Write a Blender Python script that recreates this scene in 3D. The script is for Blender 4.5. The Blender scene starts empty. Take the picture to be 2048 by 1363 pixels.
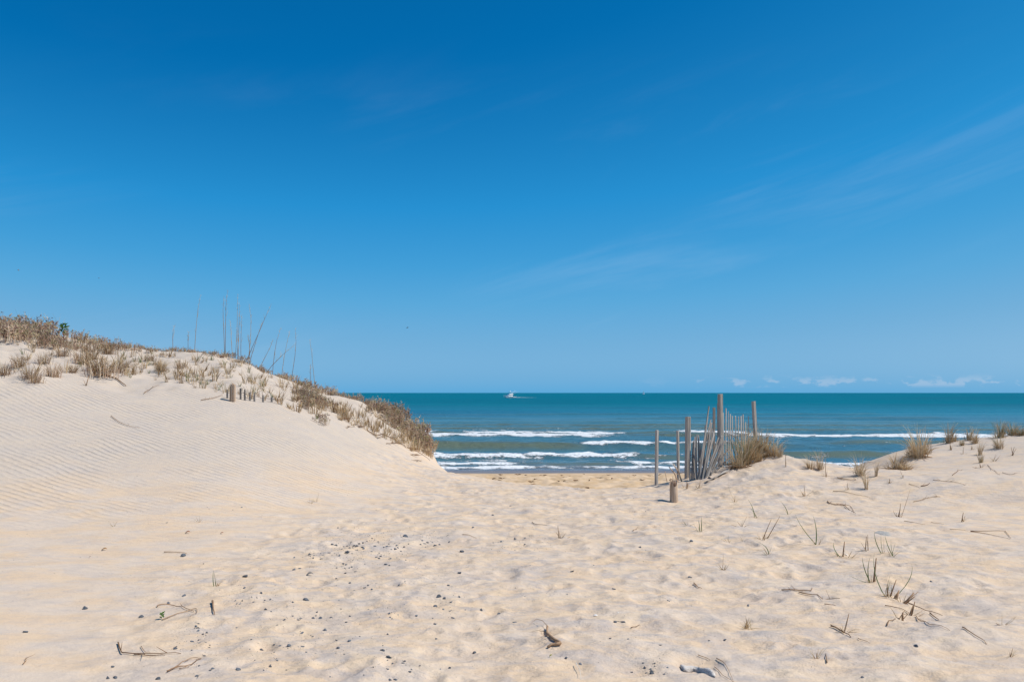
import bpy, bmesh, math, random
import numpy as np
from mathutils import Vector, Matrix, Euler

sc = bpy.context.scene
C = sc.collection
R = math.radians
# ------------------------------------------------------------------ camera
F = 1707.0                       # focal length in pixels of the 2048 px wide photograph (30 mm lens)
CAM_Z = 1.6
PITCH = math.atan(103.5 / F)
SEA_Z = -3.4
cd = bpy.data.cameras.new('camera'); cd.sensor_width = 36.0; cd.lens = 36.0 * F / 2048.0
cd.clip_start = 0.05; cd.clip_end = 120000.0
cam = bpy.data.objects.new('camera', cd); C.objects.link(cam)
cam.location = (0, 0, CAM_Z); cam.rotation_euler = (R(90) + PITCH, 0, 0)
sc.camera = cam
# ------------------------------------------------------------------ light
SUN_EL, SUN_AZ = 53.0, 95.0      # azimuth clockwise from +Y (the viewing direction)
sd = Vector((math.sin(R(SUN_AZ)) * math.cos(R(SUN_EL)), math.cos(R(SUN_AZ)) * math.cos(R(SUN_EL)), math.sin(R(SUN_EL))))
sl = bpy.data.lights.new('sun', 'SUN'); sl.energy = 4.55; sl.angle = R(0.53); sl.color = (1.0, 0.94, 0.85)
sun = bpy.data.objects.new('sun', sl); C.objects.link(sun)
sun.location = sd * 60; sun.rotation_euler = (-sd).to_track_quat('-Z', 'Y').to_euler()
w = bpy.data.worlds.new('World'); sc.world = w; w.use_nodes = True
def build_world():
    nt = w.node_tree; N = nt.nodes; L = nt.links; N.clear()
    def n(t, **k):
        o = N.new(t)
        for a, b in k.items(): setattr(o, a, b)
        return o
    def mth(op, a, b=None, c=None, clamp=False):
        o = n('ShaderNodeMath', operation=op); o.use_clamp = clamp
        for i, v in enumerate((a, b, c)):
            if v is None: continue
            if isinstance(v, (int, float)): o.inputs[i].default_value = v
            else: L.new(v, o.inputs[i])
        return o.outputs[0]
    out = n('ShaderNodeOutputWorld'); bg = n('ShaderNodeBackground')
    L.new(bg.outputs[0], out.inputs[0])
    sky = n('ShaderNodeTexSky', sky_type='NISHITA', sun_disc=False, sun_elevation=R(SUN_EL), sun_rotation=R(SUN_AZ),
            altitude=0.0, air_density=1.0, dust_density=0.3, ozone_density=2.2)
    # the deep polarised blue of the photograph: one colour response over the whole sky, driven by the sky's own brightness
    sep = n('ShaderNodeSeparateColor'); L.new(sky.outputs[0], sep.inputs[0])
    rp = n('ShaderNodeValToRGB'); cr = rp.color_ramp; cr.interpolation = 'LINEAR'
    keys = [(0.0, (0, .02, .10)), (.115, (0, .070, .24)), (.229, (.001, .150, .430)), (.342, (.021, .280, .640)), (.43, (.058, .345, .685)),
            (.508, (.105, .395, .705)), (.60, (.170, .430, .700)), (.80, (.33, .545, .745)), (1.0, (.70, .82, .92))]
    while len(cr.elements) < len(keys): cr.elements.new(0.5)
    for e, (p, c) in zip(cr.elements, keys): e.position = p; e.color = (c[0], c[1], c[2], 1)
    L.new(mth('MULTIPLY', sep.outputs[1], 0.1), rp.inputs[0])
    comb = n('ShaderNodeVectorMath', operation='SCALE'); L.new(rp.outputs[0], comb.inputs[0]); comb.inputs['Scale'].default_value = 10.0
    # thin cirrus and a line of small fair weather clouds over the sea horizon
    tc = n('ShaderNodeTexCoord'); sx = n('ShaderNodeSeparateXYZ'); L.new(tc.outputs['Generated'], sx.inputs[0])
    az = mth('ARCTAN2', sx.outputs[0], sx.outputs[1]); el = mth('ARCSINE', sx.outputs[2])
    def vec(a, b, c=0.0):
        o = n('ShaderNodeCombineXYZ')
        for i, v in enumerate((a, b, c)):
            if isinstance(v, (int, float)): o.inputs[i].default_value = v
            else: L.new(v, o.inputs[i])
        return o.outputs[0]
    def noise(v, scale, detail=4.0, rough=0.55, dist=0.0):
        o = n('ShaderNodeTexNoise'); L.new(v, o.inputs['Vector'])
        o.inputs['Scale'].default_value = scale; o.inputs['Detail'].default_value = detail
        o.inputs['Roughness'].default_value = rough; o.inputs['Distortion'].default_value = dist
        return o.outputs['Fac']
    def ramp(v, a, b):
        o = n('ShaderNodeMapRange', interpolation_type='SMOOTHSTEP'); L.new(v, o.inputs[0])
        o.inputs[1].default_value = a; o.inputs[2].default_value = b
        return o.outputs[0]
    # cirrus: streaks rising to the right
    u = mth('SUBTRACT', el, mth('MULTIPLY', az, 0.28))
    ci = noise(vec(mth('MULTIPLY', az, 1.6), mth('MULTIPLY', u, 9.0), 3.7), 1.25, 7.0, 0.62, 0.55)
    big = noise(vec(mth('MULTIPLY', az, 1.1), mth('MULTIPLY', el, 3.0), 8.3), 1.7, 2.0, 0.5)
    cir = mth('MULTIPLY', mth('MULTIPLY', ramp(ci, 0.47, 0.82), ramp(big, 0.42, 0.66)), mth('MULTIPLY', ramp(el, 0.0, 0.05), ramp(el, 0.42, 0.2)))
    # small cumulus just above the horizon
    cu = noise(vec(mth('MULTIPLY', az, 30.0), mth('MULTIPLY', el, 62.0), 1.3), 1.35, 5.0, 0.62)
    where = mth('ADD', mth('MULTIPLY', noise(vec(mth('MULTIPLY', az, 9.0), 0.0, 5.1), 1.0, 2.0, 0.5), 0.30), mth('MULTIPLY', mth('COSINE', mth('SUBTRACT', mth('MULTIPLY', az, 3.0), 1.5)), 0.36))
    band = mth('MULTIPLY', ramp(el, 0.0045, 0.0095), ramp(el, 0.0215, 0.011))
    cum = mth('MULTIPLY', mth('MULTIPLY', ramp(cu, 0.50, 0.59), band), ramp(where, 0.33, 0.43))
    m1 = n('ShaderNodeMix', data_type='RGBA'); L.new(mth('MULTIPLY', cir, 0.095), m1.inputs[0]); L.new(comb.outputs[0], m1.inputs[6])
    m1.inputs[7].default_value = (9.0, 9.6, 10.2, 1)
    m2 = n('ShaderNodeMix', data_type='RGBA'); L.new(mth('MULTIPLY', cum, 0.30), m2.inputs[0]); L.new(m1.outputs[2], m2.inputs[6])
    m2.inputs[7].default_value = (6.3, 6.9, 8.0, 1)
    L.new(m2.outputs[2], bg.inputs[0]); bg.inputs[1].default_value = 0.1
build_world()
sc.view_settings.view_transform = 'Standard'; sc.view_settings.look = 'None'
sc.view_settings.exposure = 0.0; sc.view_settings.gamma = 1.0; sc.view_settings.use_curve_mapping = False
# ------------------------------------------------------------------ helpers
rnd = random.Random(7)
def ray(px, py):
    u, v = (px - 1024.0) / F, (681.5 - py) / F
    return np.array([u, math.cos(PITCH) - v * math.sin(PITCH), math.sin(PITCH) + v * math.cos(PITCH)])
def at_depth(px, py, D):
    d = ray(px, py); t = D / d[1]
    return np.array([d[0] * t, D, CAM_Z + d[2] * t])
PERM = np.random.RandomState(11).permutation(4096)
GRAD = np.random.RandomState(12).uniform(0, 2 * math.pi, 4096)
def gnoise(x, y, seed=0):
    xi = np.floor(x).astype(np.int64); yi = np.floor(y).astype(np.int64)
    xf = x - xi; yf = y - yi
    def g(ix, iy, fx, fy):
        a = GRAD[PERM[(PERM[(ix + seed * 131) & 4095] + iy) & 4095]]
        return np.cos(a) * fx + np.sin(a) * fy
    sx = xf * xf * xf * (xf * (xf * 6 - 15) + 10); sy = yf * yf * yf * (yf * (yf * 6 - 15) + 10)
    a = g(xi, yi, xf, yf); b = g(xi + 1, yi, xf - 1, yf); c = g(xi, yi + 1, xf, yf - 1); d = g(xi + 1, yi + 1, xf - 1, yf - 1)
    return 1.5 * ((a + (b - a) * sx) * (1 - sy) + (c + (d - c) * sx) * sy)
def sstep(x, a, b):
    t = np.clip((x - a) / (b - a), 0, 1); return t * t * (3 - 2 * t)
def new_obj(name, me, parent=None, mat=None, kind=None):
    o = bpy.data.objects.new(name, me); C.objects.link(o)
    if parent is not None: o.parent = parent
    if mat is not None and me is not None and not me.materials: me.materials.append(mat)
    if kind: o['kind'] = kind
    return o
def mesh_from(name, verts, faces, smooth=False):
    me = bpy.data.meshes.new(name); me.from_pydata([tuple(v) for v in verts], [], faces); me.update()
    if smooth: me.polygons.foreach_set('use_smooth', [True] * len(me.polygons))
    return me
def grid_mesh(name, X, Y, Z):
    ny, nx = Z.shape
    me = bpy.data.meshes.new(name); nv = nx * ny; nf = (nx - 1) * (ny - 1)
    me.vertices.add(nv); co = np.empty((ny, nx, 3), np.float32); co[..., 0] = X; co[..., 1] = Y; co[..., 2] = Z
    me.vertices.foreach_set('co', co.ravel())
    i = np.arange(nx - 1)[None, :] + nx * np.arange(ny - 1)[:, None]
    q = np.stack([i, i + 1, i + 1 + nx, i + nx], -1).reshape(-1)
    me.loops.add(nf * 4); me.loops.foreach_set('vertex_index', q.astype(np.int32))
    me.polygons.add(nf); me.polygons.foreach_set('loop_start', np.arange(0, nf * 4, 4, dtype=np.int32))
    me.polygons.foreach_set('use_smooth', np.ones(nf, bool))
    me.update(calc_edges=True)
    return me
def attr(me, name, vals):
    a = me.attributes.new(name, 'FLOAT', 'POINT'); a.data.foreach_set('value', np.asarray(vals, np.float32).ravel())
# node material helper
class NT:
    def __init__(s, name):
        s.m = bpy.data.materials.new(name); s.m.use_nodes = True; s.t = s.m.node_tree; s.N = s.t.nodes; s.L = s.t.links
        s.p = s.N['Principled BSDF']; s.p.inputs['Roughness'].default_value = 0.9; s.p.inputs['Specular IOR Level'].default_value = 0.2
    def n(s, t, **k):
        o = s.N.new(t)
        for a, b in k.items(): setattr(o, a, b)
        return o
    def set(s, sock, v):
        if isinstance(v, (int, float)): sock.default_value = v
        elif isinstance(v, (tuple, list)): sock.default_value = tuple(v) + ((1,) if len(v) == 3 and sock.type == 'RGBA' else ())
        else: s.L.new(v, sock)
    def math(s, op, a, b=None, c=None, clamp=False):
        o = s.n('ShaderNodeMath', operation=op); o.use_clamp = clamp
        for i, v in enumerate((a, b, c)):
            if v is not None: s.set(o.inputs[i], v)
        return o.outputs[0]
    def attr(s, name): return s.n('ShaderNodeAttribute', attribute_name=name).outputs['Fac']
    def pos(s): return s.n('ShaderNodeNewGeometry').outputs['Position']
    def obj(s): return s.n('ShaderNodeTexCoord').outputs['Object']
    def mapping(s, v, scale=(1, 1, 1), rot=(0, 0, 0), loc=(0, 0, 0)):
        o = s.n('ShaderNodeMapping'); s.L.new(v, o.inputs[0]); o.inputs['Scale'].default_value = scale
        o.inputs['Rotation'].default_value = rot; o.inputs['Location'].default_value = loc
        return o.outputs[0]
    def noise(s, v, scale, detail=3.0, rough=0.55, dist=0.0):
        o = s.n('ShaderNodeTexNoise')
        if v is not None: s.L.new(v, o.inputs['Vector'])
        o.inputs['Scale'].default_value = scale; o.inputs['Detail'].default_value = detail
        o.inputs['Roughness'].default_value = rough; o.inputs['Distortion'].default_value = dist
        return o.outputs['Fac']
    def ramp(s, v, a, b, lo=0.0, hi=1.0):
        o = s.n('ShaderNodeMapRange', interpolation_type='SMOOTHSTEP'); s.L.new(v, o.inputs[0])
        for i, x in zip((1, 2, 3, 4), (a, b, lo, hi)): o.inputs[i].default_value = x
        return o.outputs[0]
    def mix(s, f, a, b):
        o = s.n('ShaderNodeMix', data_type='RGBA'); s.set(o.inputs[0], f); s.set(o.inputs[6], a); s.set(o.inputs[7], b)
        return o.outputs[2]
    def bump(s, h, strength=1.0, dist=0.01, normal=None):
        o = s.n('ShaderNodeBump'); s.L.new(h, o.inputs['Height']); s.set(o.inputs['Strength'], strength); s.set(o.inputs['Distance'], dist)
        if normal is not None: s.L.new(normal, o.inputs['Normal'])
        return o.outputs[0]
    def col(s, c): s.set(s.p.inputs['Base Color'], c)
    def nrm(s, v): s.L.new(v, s.p.inputs['Normal'])

# ------------------------------------------------------------------ the shape of the sand
CP = []
def cps(px, *pd):
    for py, D in pd: CP.append(at_depth(px, py, D))
near = ((1363, 4.75), (1200, 6.6))
cps(-300, (1363, 4.7), (1150, 7.4), (1040, 9.8), (970, 11.2), (900, 12.2), (820, 13.7), (760, 15.0), (700, 17.0), (645, 19.5))
cps(0, *near, (1060, 9.6), (980, 11.2), (900, 12.6), (820, 14.2), (760, 15.5), (700, 17.5), (660, 20.0))
cps(250, *near, (1060, 9.55), (980, 11.3), (900, 13.0), (820, 15.0), (770, 16.6), (730, 18.3), (697, 20.5))
cps(460, *near, (1050, 9.8), (980, 11.5), (900, 13.5), (803, 16.3), (760, 18.0), (718, 21.0))
cps(620, (1030, 10.6), (960, 12.7), (880, 15.0), (830, 17.0), (780, 21.0))
cps(740, *near, (1000, 12.0), (930, 14.8), (870, 18.0), (810, 21.5))
cps(820, (980, 13.2), (920, 17.0), (893, 19.0), (858, 21.5))
cps(860, (960, 14.9), (930, 17.8), (914, 20.0), (897, 22.0))
cps(900, (946, 17.0), (948, 19.0), (985, 22.0), (1010, 25.0))
cps(980, *near, (1020, 11.4), (958, 16.2), (1000, 20.0))
cps(1100, *near, (1060, 9.9), (1000, 12.6), (972, 14.8), (1000, 17.0), (1020, 20.0))
cps(1300, *near, (1060, 9.9), (1000, 12.6), (975, 14.2), (1000, 17.0), (1020, 20.0))
cps(1400, (1000, 12.4), (962, 14.0), (948, 15.0), (970, 18.0))
cps(1480, (1000, 12.2), (950, 13.8), (926, 15.0), (960, 18.0))
cps(1560, *near, (1060, 9.8), (1000, 12.2), (940, 13.8), (911, 15.0), (935, 17.5), (990, 20.5))
cps(1640, (1000, 12.2), (950, 13.6), (928, 14.8), (955, 17.5))
cps(1700, (1000, 12.1), (942, 13.9), (934, 14.8), (945, 17.0), (990, 21.0))
cps(1760, (1060, 9.7), (1000, 12.1), (946, 13.5), (946, 15.2), (917, 17.0))
cps(1850, *near, (1000, 12.0), (956, 13.0), (942, 14.8), (889, 18.0), (950, 22.0))
cps(1950, (1000, 11.9), (961, 12.6), (936, 14.6), (902, 16.5), (878, 18.5))
cps(2048, *near, (1080, 9.2), (1000, 11.8), (971, 12.3), (940, 14.0), (900, 16.0), (868, 19.0), (960, 23.0))
cps(2300, (1363, 4.75), (1100, 8.6), (980, 11.8), (900, 15.5), (850, 20.0), (940, 24.0))
for x in (-60, -30, -14): CP += [(x, 25, 2.6), (x, 31, 0.2), (x, 36, -1.9)]
CP += [(-8.5, 26, .9), (-8.5, 31, -1.2), (-5, 25, .2), (-5, 29, -1.5), (-2.8, 25, -.7)]
for x in (-60, -30, -14, -6, 0, 6, 14, 30, 60): CP += [(x, 40, -2.55), (x, 48, -3.02), (x, 56, -3.44), (x, 68, -4.1), (x, 95, -5.2)]
for x in (-2, 2, 6, 10): CP += [(x, 25, -1.75), (x, 31, -2.15)]
for x in (16, 30, 60): CP += [(x, 22, .5), (x, 27, -1.3), (x, 32, -2.1), (x, 12, .6)]
CP += [(14, 2, .25), (30, 2, .8), (60, 2, 1.5), (-9, 2, .1), (-16, 4, .9), (-30, 6, 2.2), (-60, 6, 3.0), (-30, 15, 3.0), (-60, 15, 3.2)]
CP += [(x, y, .1 + abs(x) * .02) for x in (-60, -25, 0, 25, 60) for y in (-8, -25, -50)]
CP = np.array(CP, float)
def tps_k(r2): return r2 * np.log(r2 + 1e-9)
def _solve():
    n = len(CP); d2 = ((CP[:, None, :2] - CP[None, :, :2]) ** 2).sum(-1)
    A = np.zeros((n + 3, n + 3)); A[:n, :n] = tps_k(d2) + np.eye(n) * 0.02
    A[:n, n] = 1; A[:n, n + 1:] = CP[:, :2]; A[n:, :n] = A[:n, n:].T
    return np.linalg.solve(A, np.concatenate([CP[:, 2], np.zeros(3)]))
TPS = _solve()
def base_h(x, y):
    x = np.clip(np.asarray(x, float), -60, 60); y = np.clip(np.asarray(y, float), -50, 95)
    z = TPS[-3] + TPS[-2] * x + TPS[-1] * y
    for (cx, cy, _), wgt in zip(CP, TPS): z = z + wgt * tps_k((x - cx) ** 2 + (y - cy) ** 2)
    return z
# trodden, wind softened footprints along the path
fr = np.random.RandomState(5); FOOT = []
while len(FOOT) < 1500:
    y = fr.uniform(2.5, 16.5); x = fr.uniform(-4.6, 4.4) + 0.06 * y
    FOOT.append((x, y, fr.choice([.06, .075, .09, .11, .15, .19]), fr.uniform(.5, .85), fr.normal(0, .6), fr.uniform(.005, .0155)))
FOOT = np.array(FOOT)
def path_mask(x, y):          # 1 where feet have stirred the sand, 0 on the wind packed dune face
    e = gnoise(x * .35 + 3, y * .35, 3) * .8
    left = sstep(x + e * 1.2, -0.45 * y - 1.0 + sstep(y, 6, 15) * 4.6, -0.36 * y + 1.0 + sstep(y, 6, 15) * 3.6)
    right = 1 - sstep(x + e, 0.30 * y + 0.6, 0.36 * y + 3.0) * .65
    return left * right * (1 - sstep(y, 17, 19))
def veg_mask(x, y):           # the planted upper part of the high dune
    yb = np.interp(x, [-12, -9.0, -7.6, -5.4, -3.4, -2.0, -1.2], [15.0, 15.4, 16.0, 16.8, 18.6, 20.0, 23.0]) + gnoise(x * .7, y * .7, 17) * .7
    return sstep(y, yb - .3, yb + .8) * (1 - sstep(y, 22.5, 25)) * (1 - sstep(x, -1.9, -1.3))
def small_h(x, y):
    x = np.asarray(x, float); y = np.asarray(y, float)
    pm = path_mask(x, y); dune = 1 - sstep(y, 22, 27)
    h = gnoise(x * .9, y * .9, 1) * .030 * (0.35 + .65 * pm) * dune
    h = h + (gnoise(x * 2.1 + .3 * gnoise(x * 2, y * 2, 4), y * 2.5, 2) * .022 + gnoise(x * 4.6, y * 5.2, 6) * .012 + np.abs(gnoise(x * 7.5, y * 8.5, 18)) * .010) * pm
    # long low wind streaks on the right hand flat
    h = h + gnoise(x * .9 + y * .35, y * 2.4 - x * .9, 8) * .016 * sstep(x, 0.12 * y, 0.3 * y + 1) * dune
    h = h + gnoise(x * 1.5, y * 2.3, 19) * .013 * (1 - sstep(y, 9, 12)) * (1 - pm)
    h = h + gnoise(x * .5, y * 1.6, 9) * .012 * (1 - pm) * dune
    veg = veg_mask(x, y)
    h = h + veg * (gnoise(x * 1.3, y * 1.6, 15) * .085 + gnoise(x * 3.1, y * 3.4, 16) * .035)
    # churned beach
    bm = sstep(y, 22, 28) * (1 - sstep(y, 46, 51))
    h = h + bm * (gnoise(x * 1.1, y * .9, 10) * .10 + gnoise(x * 2.6, y * 2.1, 13) * .05)
    sh = h.shape; xf = x.ravel(); yf = y.ravel(); add = np.zeros(xf.size)
    if xf.size > 2000: idx_all = np.nonzero((yf > 1.5) & (yf < 17.5) & (np.abs(xf) < 7))[0]
    else: idx_all = np.arange(xf.size)
    xs, ys = xf[idx_all], yf[idx_all]; order = np.argsort(ys); yo = ys[order]
    for fx, fy, r, asp, an, dep in FOOT:
        a = np.searchsorted(yo, fy - 2.2 * r); b = np.searchsorted(yo, fy + 2.2 * r)
        if b <= a: continue
        k = order[a:b]; dx = xs[k] - fx; m = np.abs(dx) < 2.2 * r
        k = k[m]; dx = dx[m]; dy = ys[k] - fy
        c, s = math.cos(an), math.sin(an); p = (dx * c + dy * s) / (r * asp); q = (-dx * s + dy * c) / r
        d2 = p * p + q * q
        add[idx_all[k]] += dep * (-np.exp(-d2 * d2 * 1.3) + .55 * np.exp(-(np.sqrt(d2) - 1.22) ** 2 * 11))
    return h + (add.reshape(sh)) * pm
def ground(x, y):             # height of the finished sand sheet (bilinear on its own grid)
    x = np.asarray(x, float); y = np.asarray(y, float)
    i = np.clip(np.searchsorted(gx, x) - 1, 0, len(gx) - 2); j = np.clip(np.searchsorted(gy, y) - 1, 0, len(gy) - 2)
    u = np.clip((x - gx[i]) / (gx[i + 1] - gx[i]), 0, 1); v = np.clip((y - gy[j]) / (gy[j + 1] - gy[j]), 0, 1)
    return (Z[j, i] * (1 - u) + Z[j, i + 1] * u) * (1 - v) + (Z[j + 1, i] * (1 - u) + Z[j + 1, i + 1] * u) * v
def gz(x, y): return float(ground(np.array([float(x)]), np.array([float(y)]))[0])
def on_ground(px, py, lo=3.5, hi=26.0):       # where the sight line through a photo pixel first meets the sand
    d = ray(px, py); D = np.arange(lo, hi, .03); t = D / d[1]
    below = (CAM_Z + d[2] * t) < ground(d[0] * t, D)
    i = int(np.argmax(below)) if below.any() else len(D) - 1
    x, y = d[0] * t[i], D[i]
    return Vector((x, y, gz(x, y)))
def slope_frame(x, y, e=.15):
    return Vector((gz(x - e, y) - gz(x + e, y), gz(x, y - e) - gz(x, y + e), 2 * e)).normalized()

def axis(*seg):
    out = []
    for a, b, st in seg: out += list(np.arange(a, b - 1e-6, st))
    out.append(seg[-1][1]); return np.array(out)
gx = axis((-400, -60, 34), (-60, -16, 2), (-16, -7, .06), (-7, -3.4, .04), (-3.4, 4.2, .025), (4.2, 8, .04), (8, 14, .06), (14, 60, 2), (60, 400, 34))
gy = axis((-200, -10, 19), (-10, 2.5, .5), (2.5, 9, .022), (9, 14, .035), (14, 23.6, .06), (23.6, 52, .28), (52, 100, 4.0))
X, Y = np.meshgrid(gx, gy)
fine = (Y > 1) & (Y < 24) & (X > -17) & (X < 15)
SH = small_h(X, Y)
Z = base_h(X, Y) + SH
sand_me = grid_mesh('sand', X, Y, Z)
pmv = path_mask(X, Y)
rip = (1 - pmv) * (1 - sstep(Y, 21.0, 23.5))
rip_l = rip * (1 - veg_mask(X, Y)) * sstep(-X, 0.5, 2.0) * sstep(Y, 8.2, 11.0) * sstep(Z, .02, .25)
rip_r = rip * sstep(X, 4.0, 6.5) * sstep(Y, 9.5, 11.5) * .55
attr(sand_me, 'ripple', rip_l + rip_r)
attr(sand_me, 'path', pmv)
attr(sand_me, 'lump', SH)

def sand_material():
    s = NT('sand'); P = s.pos(); sx = s.n('ShaderNodeSeparateXYZ'); s.L.new(P, sx.inputs[0])
    x, y, z = sx.outputs
    pathm = s.attr('path'); lump = s.attr('lump'); rp = s.attr('ripple')
    warm, pale, grey = (.668, .498, .343), (.632, .512, .405), (.415, .370, .340)
    # drifts of pale quartz over warmer, coarser sand, with streaks of grey heavy minerals
    st = s.mapping(P, (1.0, 2.4, 1.0), (0, 0, R(-12)))
    n1 = s.noise(st, 1.3, 5, .6, .4); n2 = s.noise(st, 3.1, 4, .6, .3); n3 = s.noise(P, .45, 3, .5)
    c = s.mix(s.ramp(n1, .38, .62), warm, pale)
    dune = s.ramp(z, .12, .75)
    c = s.mix(s.math('MULTIPLY', dune, .85), c, (.525, .448, .375))
    streak = s.math('MULTIPLY', s.ramp(n2, .50, .72), s.math('ADD', s.math('MULTIPLY', pathm, .42), .22))
    c = s.mix(streak, c, grey)
    n5 = s.noise(s.mapping(P, (1.0, 1.5, 1.0), (0, 0, R(14))), 2.6, 5, .62, 1.0)
    c = s.mix(s.math('MULTIPLY', s.ramp(n5, .50, .60), s.math('ADD', s.math('MULTIPLY', pathm, .24), .20)), c, (.425, .38, .365))
    n6 = s.noise(s.mapping(P, (1.0, 1.7, 1.0), (0, 0, R(-8))), 7.5, 4, .62, .6)
    c = s.mix(s.math('MULTIPLY', s.ramp(n6, .53, .64), s.math('ADD', s.math('MULTIPLY', pathm, .22), .16)), c, (.435, .39, .37))
    c = s.mix(s.math('MULTIPLY', s.ramp(n5, .47, .36), s.math('ADD', .15, s.math('MULTIPLY', pathm, .40))), c, (.71, .543, .372))
    c = s.mix(s.math('MULTIPLY', s.ramp(lump, .012, -.03), s.math('MULTIPLY', pathm, .30)), c, warm)
    # beach beyond the dunes: coarser and more orange, wet and dark at the water's edge
    be = s.math('MULTIPLY', s.ramp(y, 21.0, 27.0), s.ramp(z, -.4, -1.6))
    bcol = s.mix(s.ramp(s.noise(s.mapping(P, (1, .5, 1)), 1.4, 4, .6), .42, .6), (.55, .385, .23), (.64, .47, .31))
    c = s.mix(be, c, bcol)
    wet = s.ramp(s.math('ADD', z, s.math('MULTIPLY', s.noise(s.mapping(P, (.12, .4, 1)), 1.0, 3), .22)), -3.02, -3.16)
    c = s.mix(s.math('MULTIPLY', wet, be), c, (.20, .165, .15))
    # grains
    g1 = s.noise(P, 260.0, 2, .7); g2 = s.noise(P, 900.0, 1, .5)
    c2 = s.n('ShaderNodeHueSaturation'); s.L.new(c, c2.inputs['Color'])
    s.L.new(s.math('ADD', .80, s.math('ADD', s.math('MULTIPLY', g1, .26), s.math('MULTIPLY', g2, .14))), c2.inputs['Value'])
    s.col(c2.outputs[0])
    # wind ripples: long crests with forks, about 11 cm apart
    wob = s.math('ADD', s.math('MULTIPLY', s.noise(P, .55, 2, .5), 9.0), s.math('MULTIPLY', s.noise(P, 2.2, 3, .6), 5.0))
    ph = s.math('ADD', s.math('ADD', s.math('MULTIPLY', x, RIP[0]), s.math('MULTIPLY', y, RIP[1])), wob)
    sn = s.math('SINE', ph)
    prof = s.math('POWER', s.math('ADD', s.math('MULTIPLY', sn, .5), .5), 1.7)
    amp = s.math('MULTIPLY', rp, s.ramp(s.noise(s.mapping(P, (.8, .8, .8)), 1.1, 4, .65), .34, .60, .12, 1.0))
    h = s.math('MULTIPLY', s.math('MULTIPLY', prof, amp), .0100)
    # faint secondary ripples on the trodden flat, crumbs and grain
    pr = s.math('SINE', s.math('ADD', s.math('ADD', s.math('MULTIPLY', x, 18.0), s.math('MULTIPLY', y, 62.0)), s.math('MULTIPLY', s.noise(P, 1.6, 3, .6), 16.0)))
    h = s.math('ADD', h, s.math('MULTIPLY', s.math('MULTIPLY', pr, s.ramp(s.noise(P, .8, 2), .45, .65)), .0022))
    h = s.math('ADD', h, s.math('MULTIPLY', s.noise(s.mapping(P, (1, 1.6, 1)), 8.0, 5, .62), s.math('ADD', .010, s.math('MULTIPLY', pathm, .017))))
    h = s.math('ADD', h, s.math('MULTIPLY', s.noise(P, 55.0, 3, .65), .0035))
    s.nrm(s.bump(h, 1.0, 1.0))
    s.set(s.p.inputs['Roughness'], s.math('SUBTRACT', .95, s.math('MULTIPLY', s.math('MULTIPLY', wet, be), .55)))
    s.set(s.p.inputs['Specular IOR Level'], s.math('ADD', .08, s.math('MULTIPLY', s.math('MULTIPLY', wet, be), .4)))
    return s.m
# ripple wave vector from two points along one crest of the dune face
_a, _b = on_ground(200, 880), on_ground(320, 922)
_t = (_b - _a); _t.z = 0; _t.normalize(); _k = Vector((-_t.y, _t.x)) * (2 * math.pi / .100)
RIP = (_k.x, _k.y)
sand = new_obj('sand', sand_me, mat=sand_material(), kind='structure')

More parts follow.
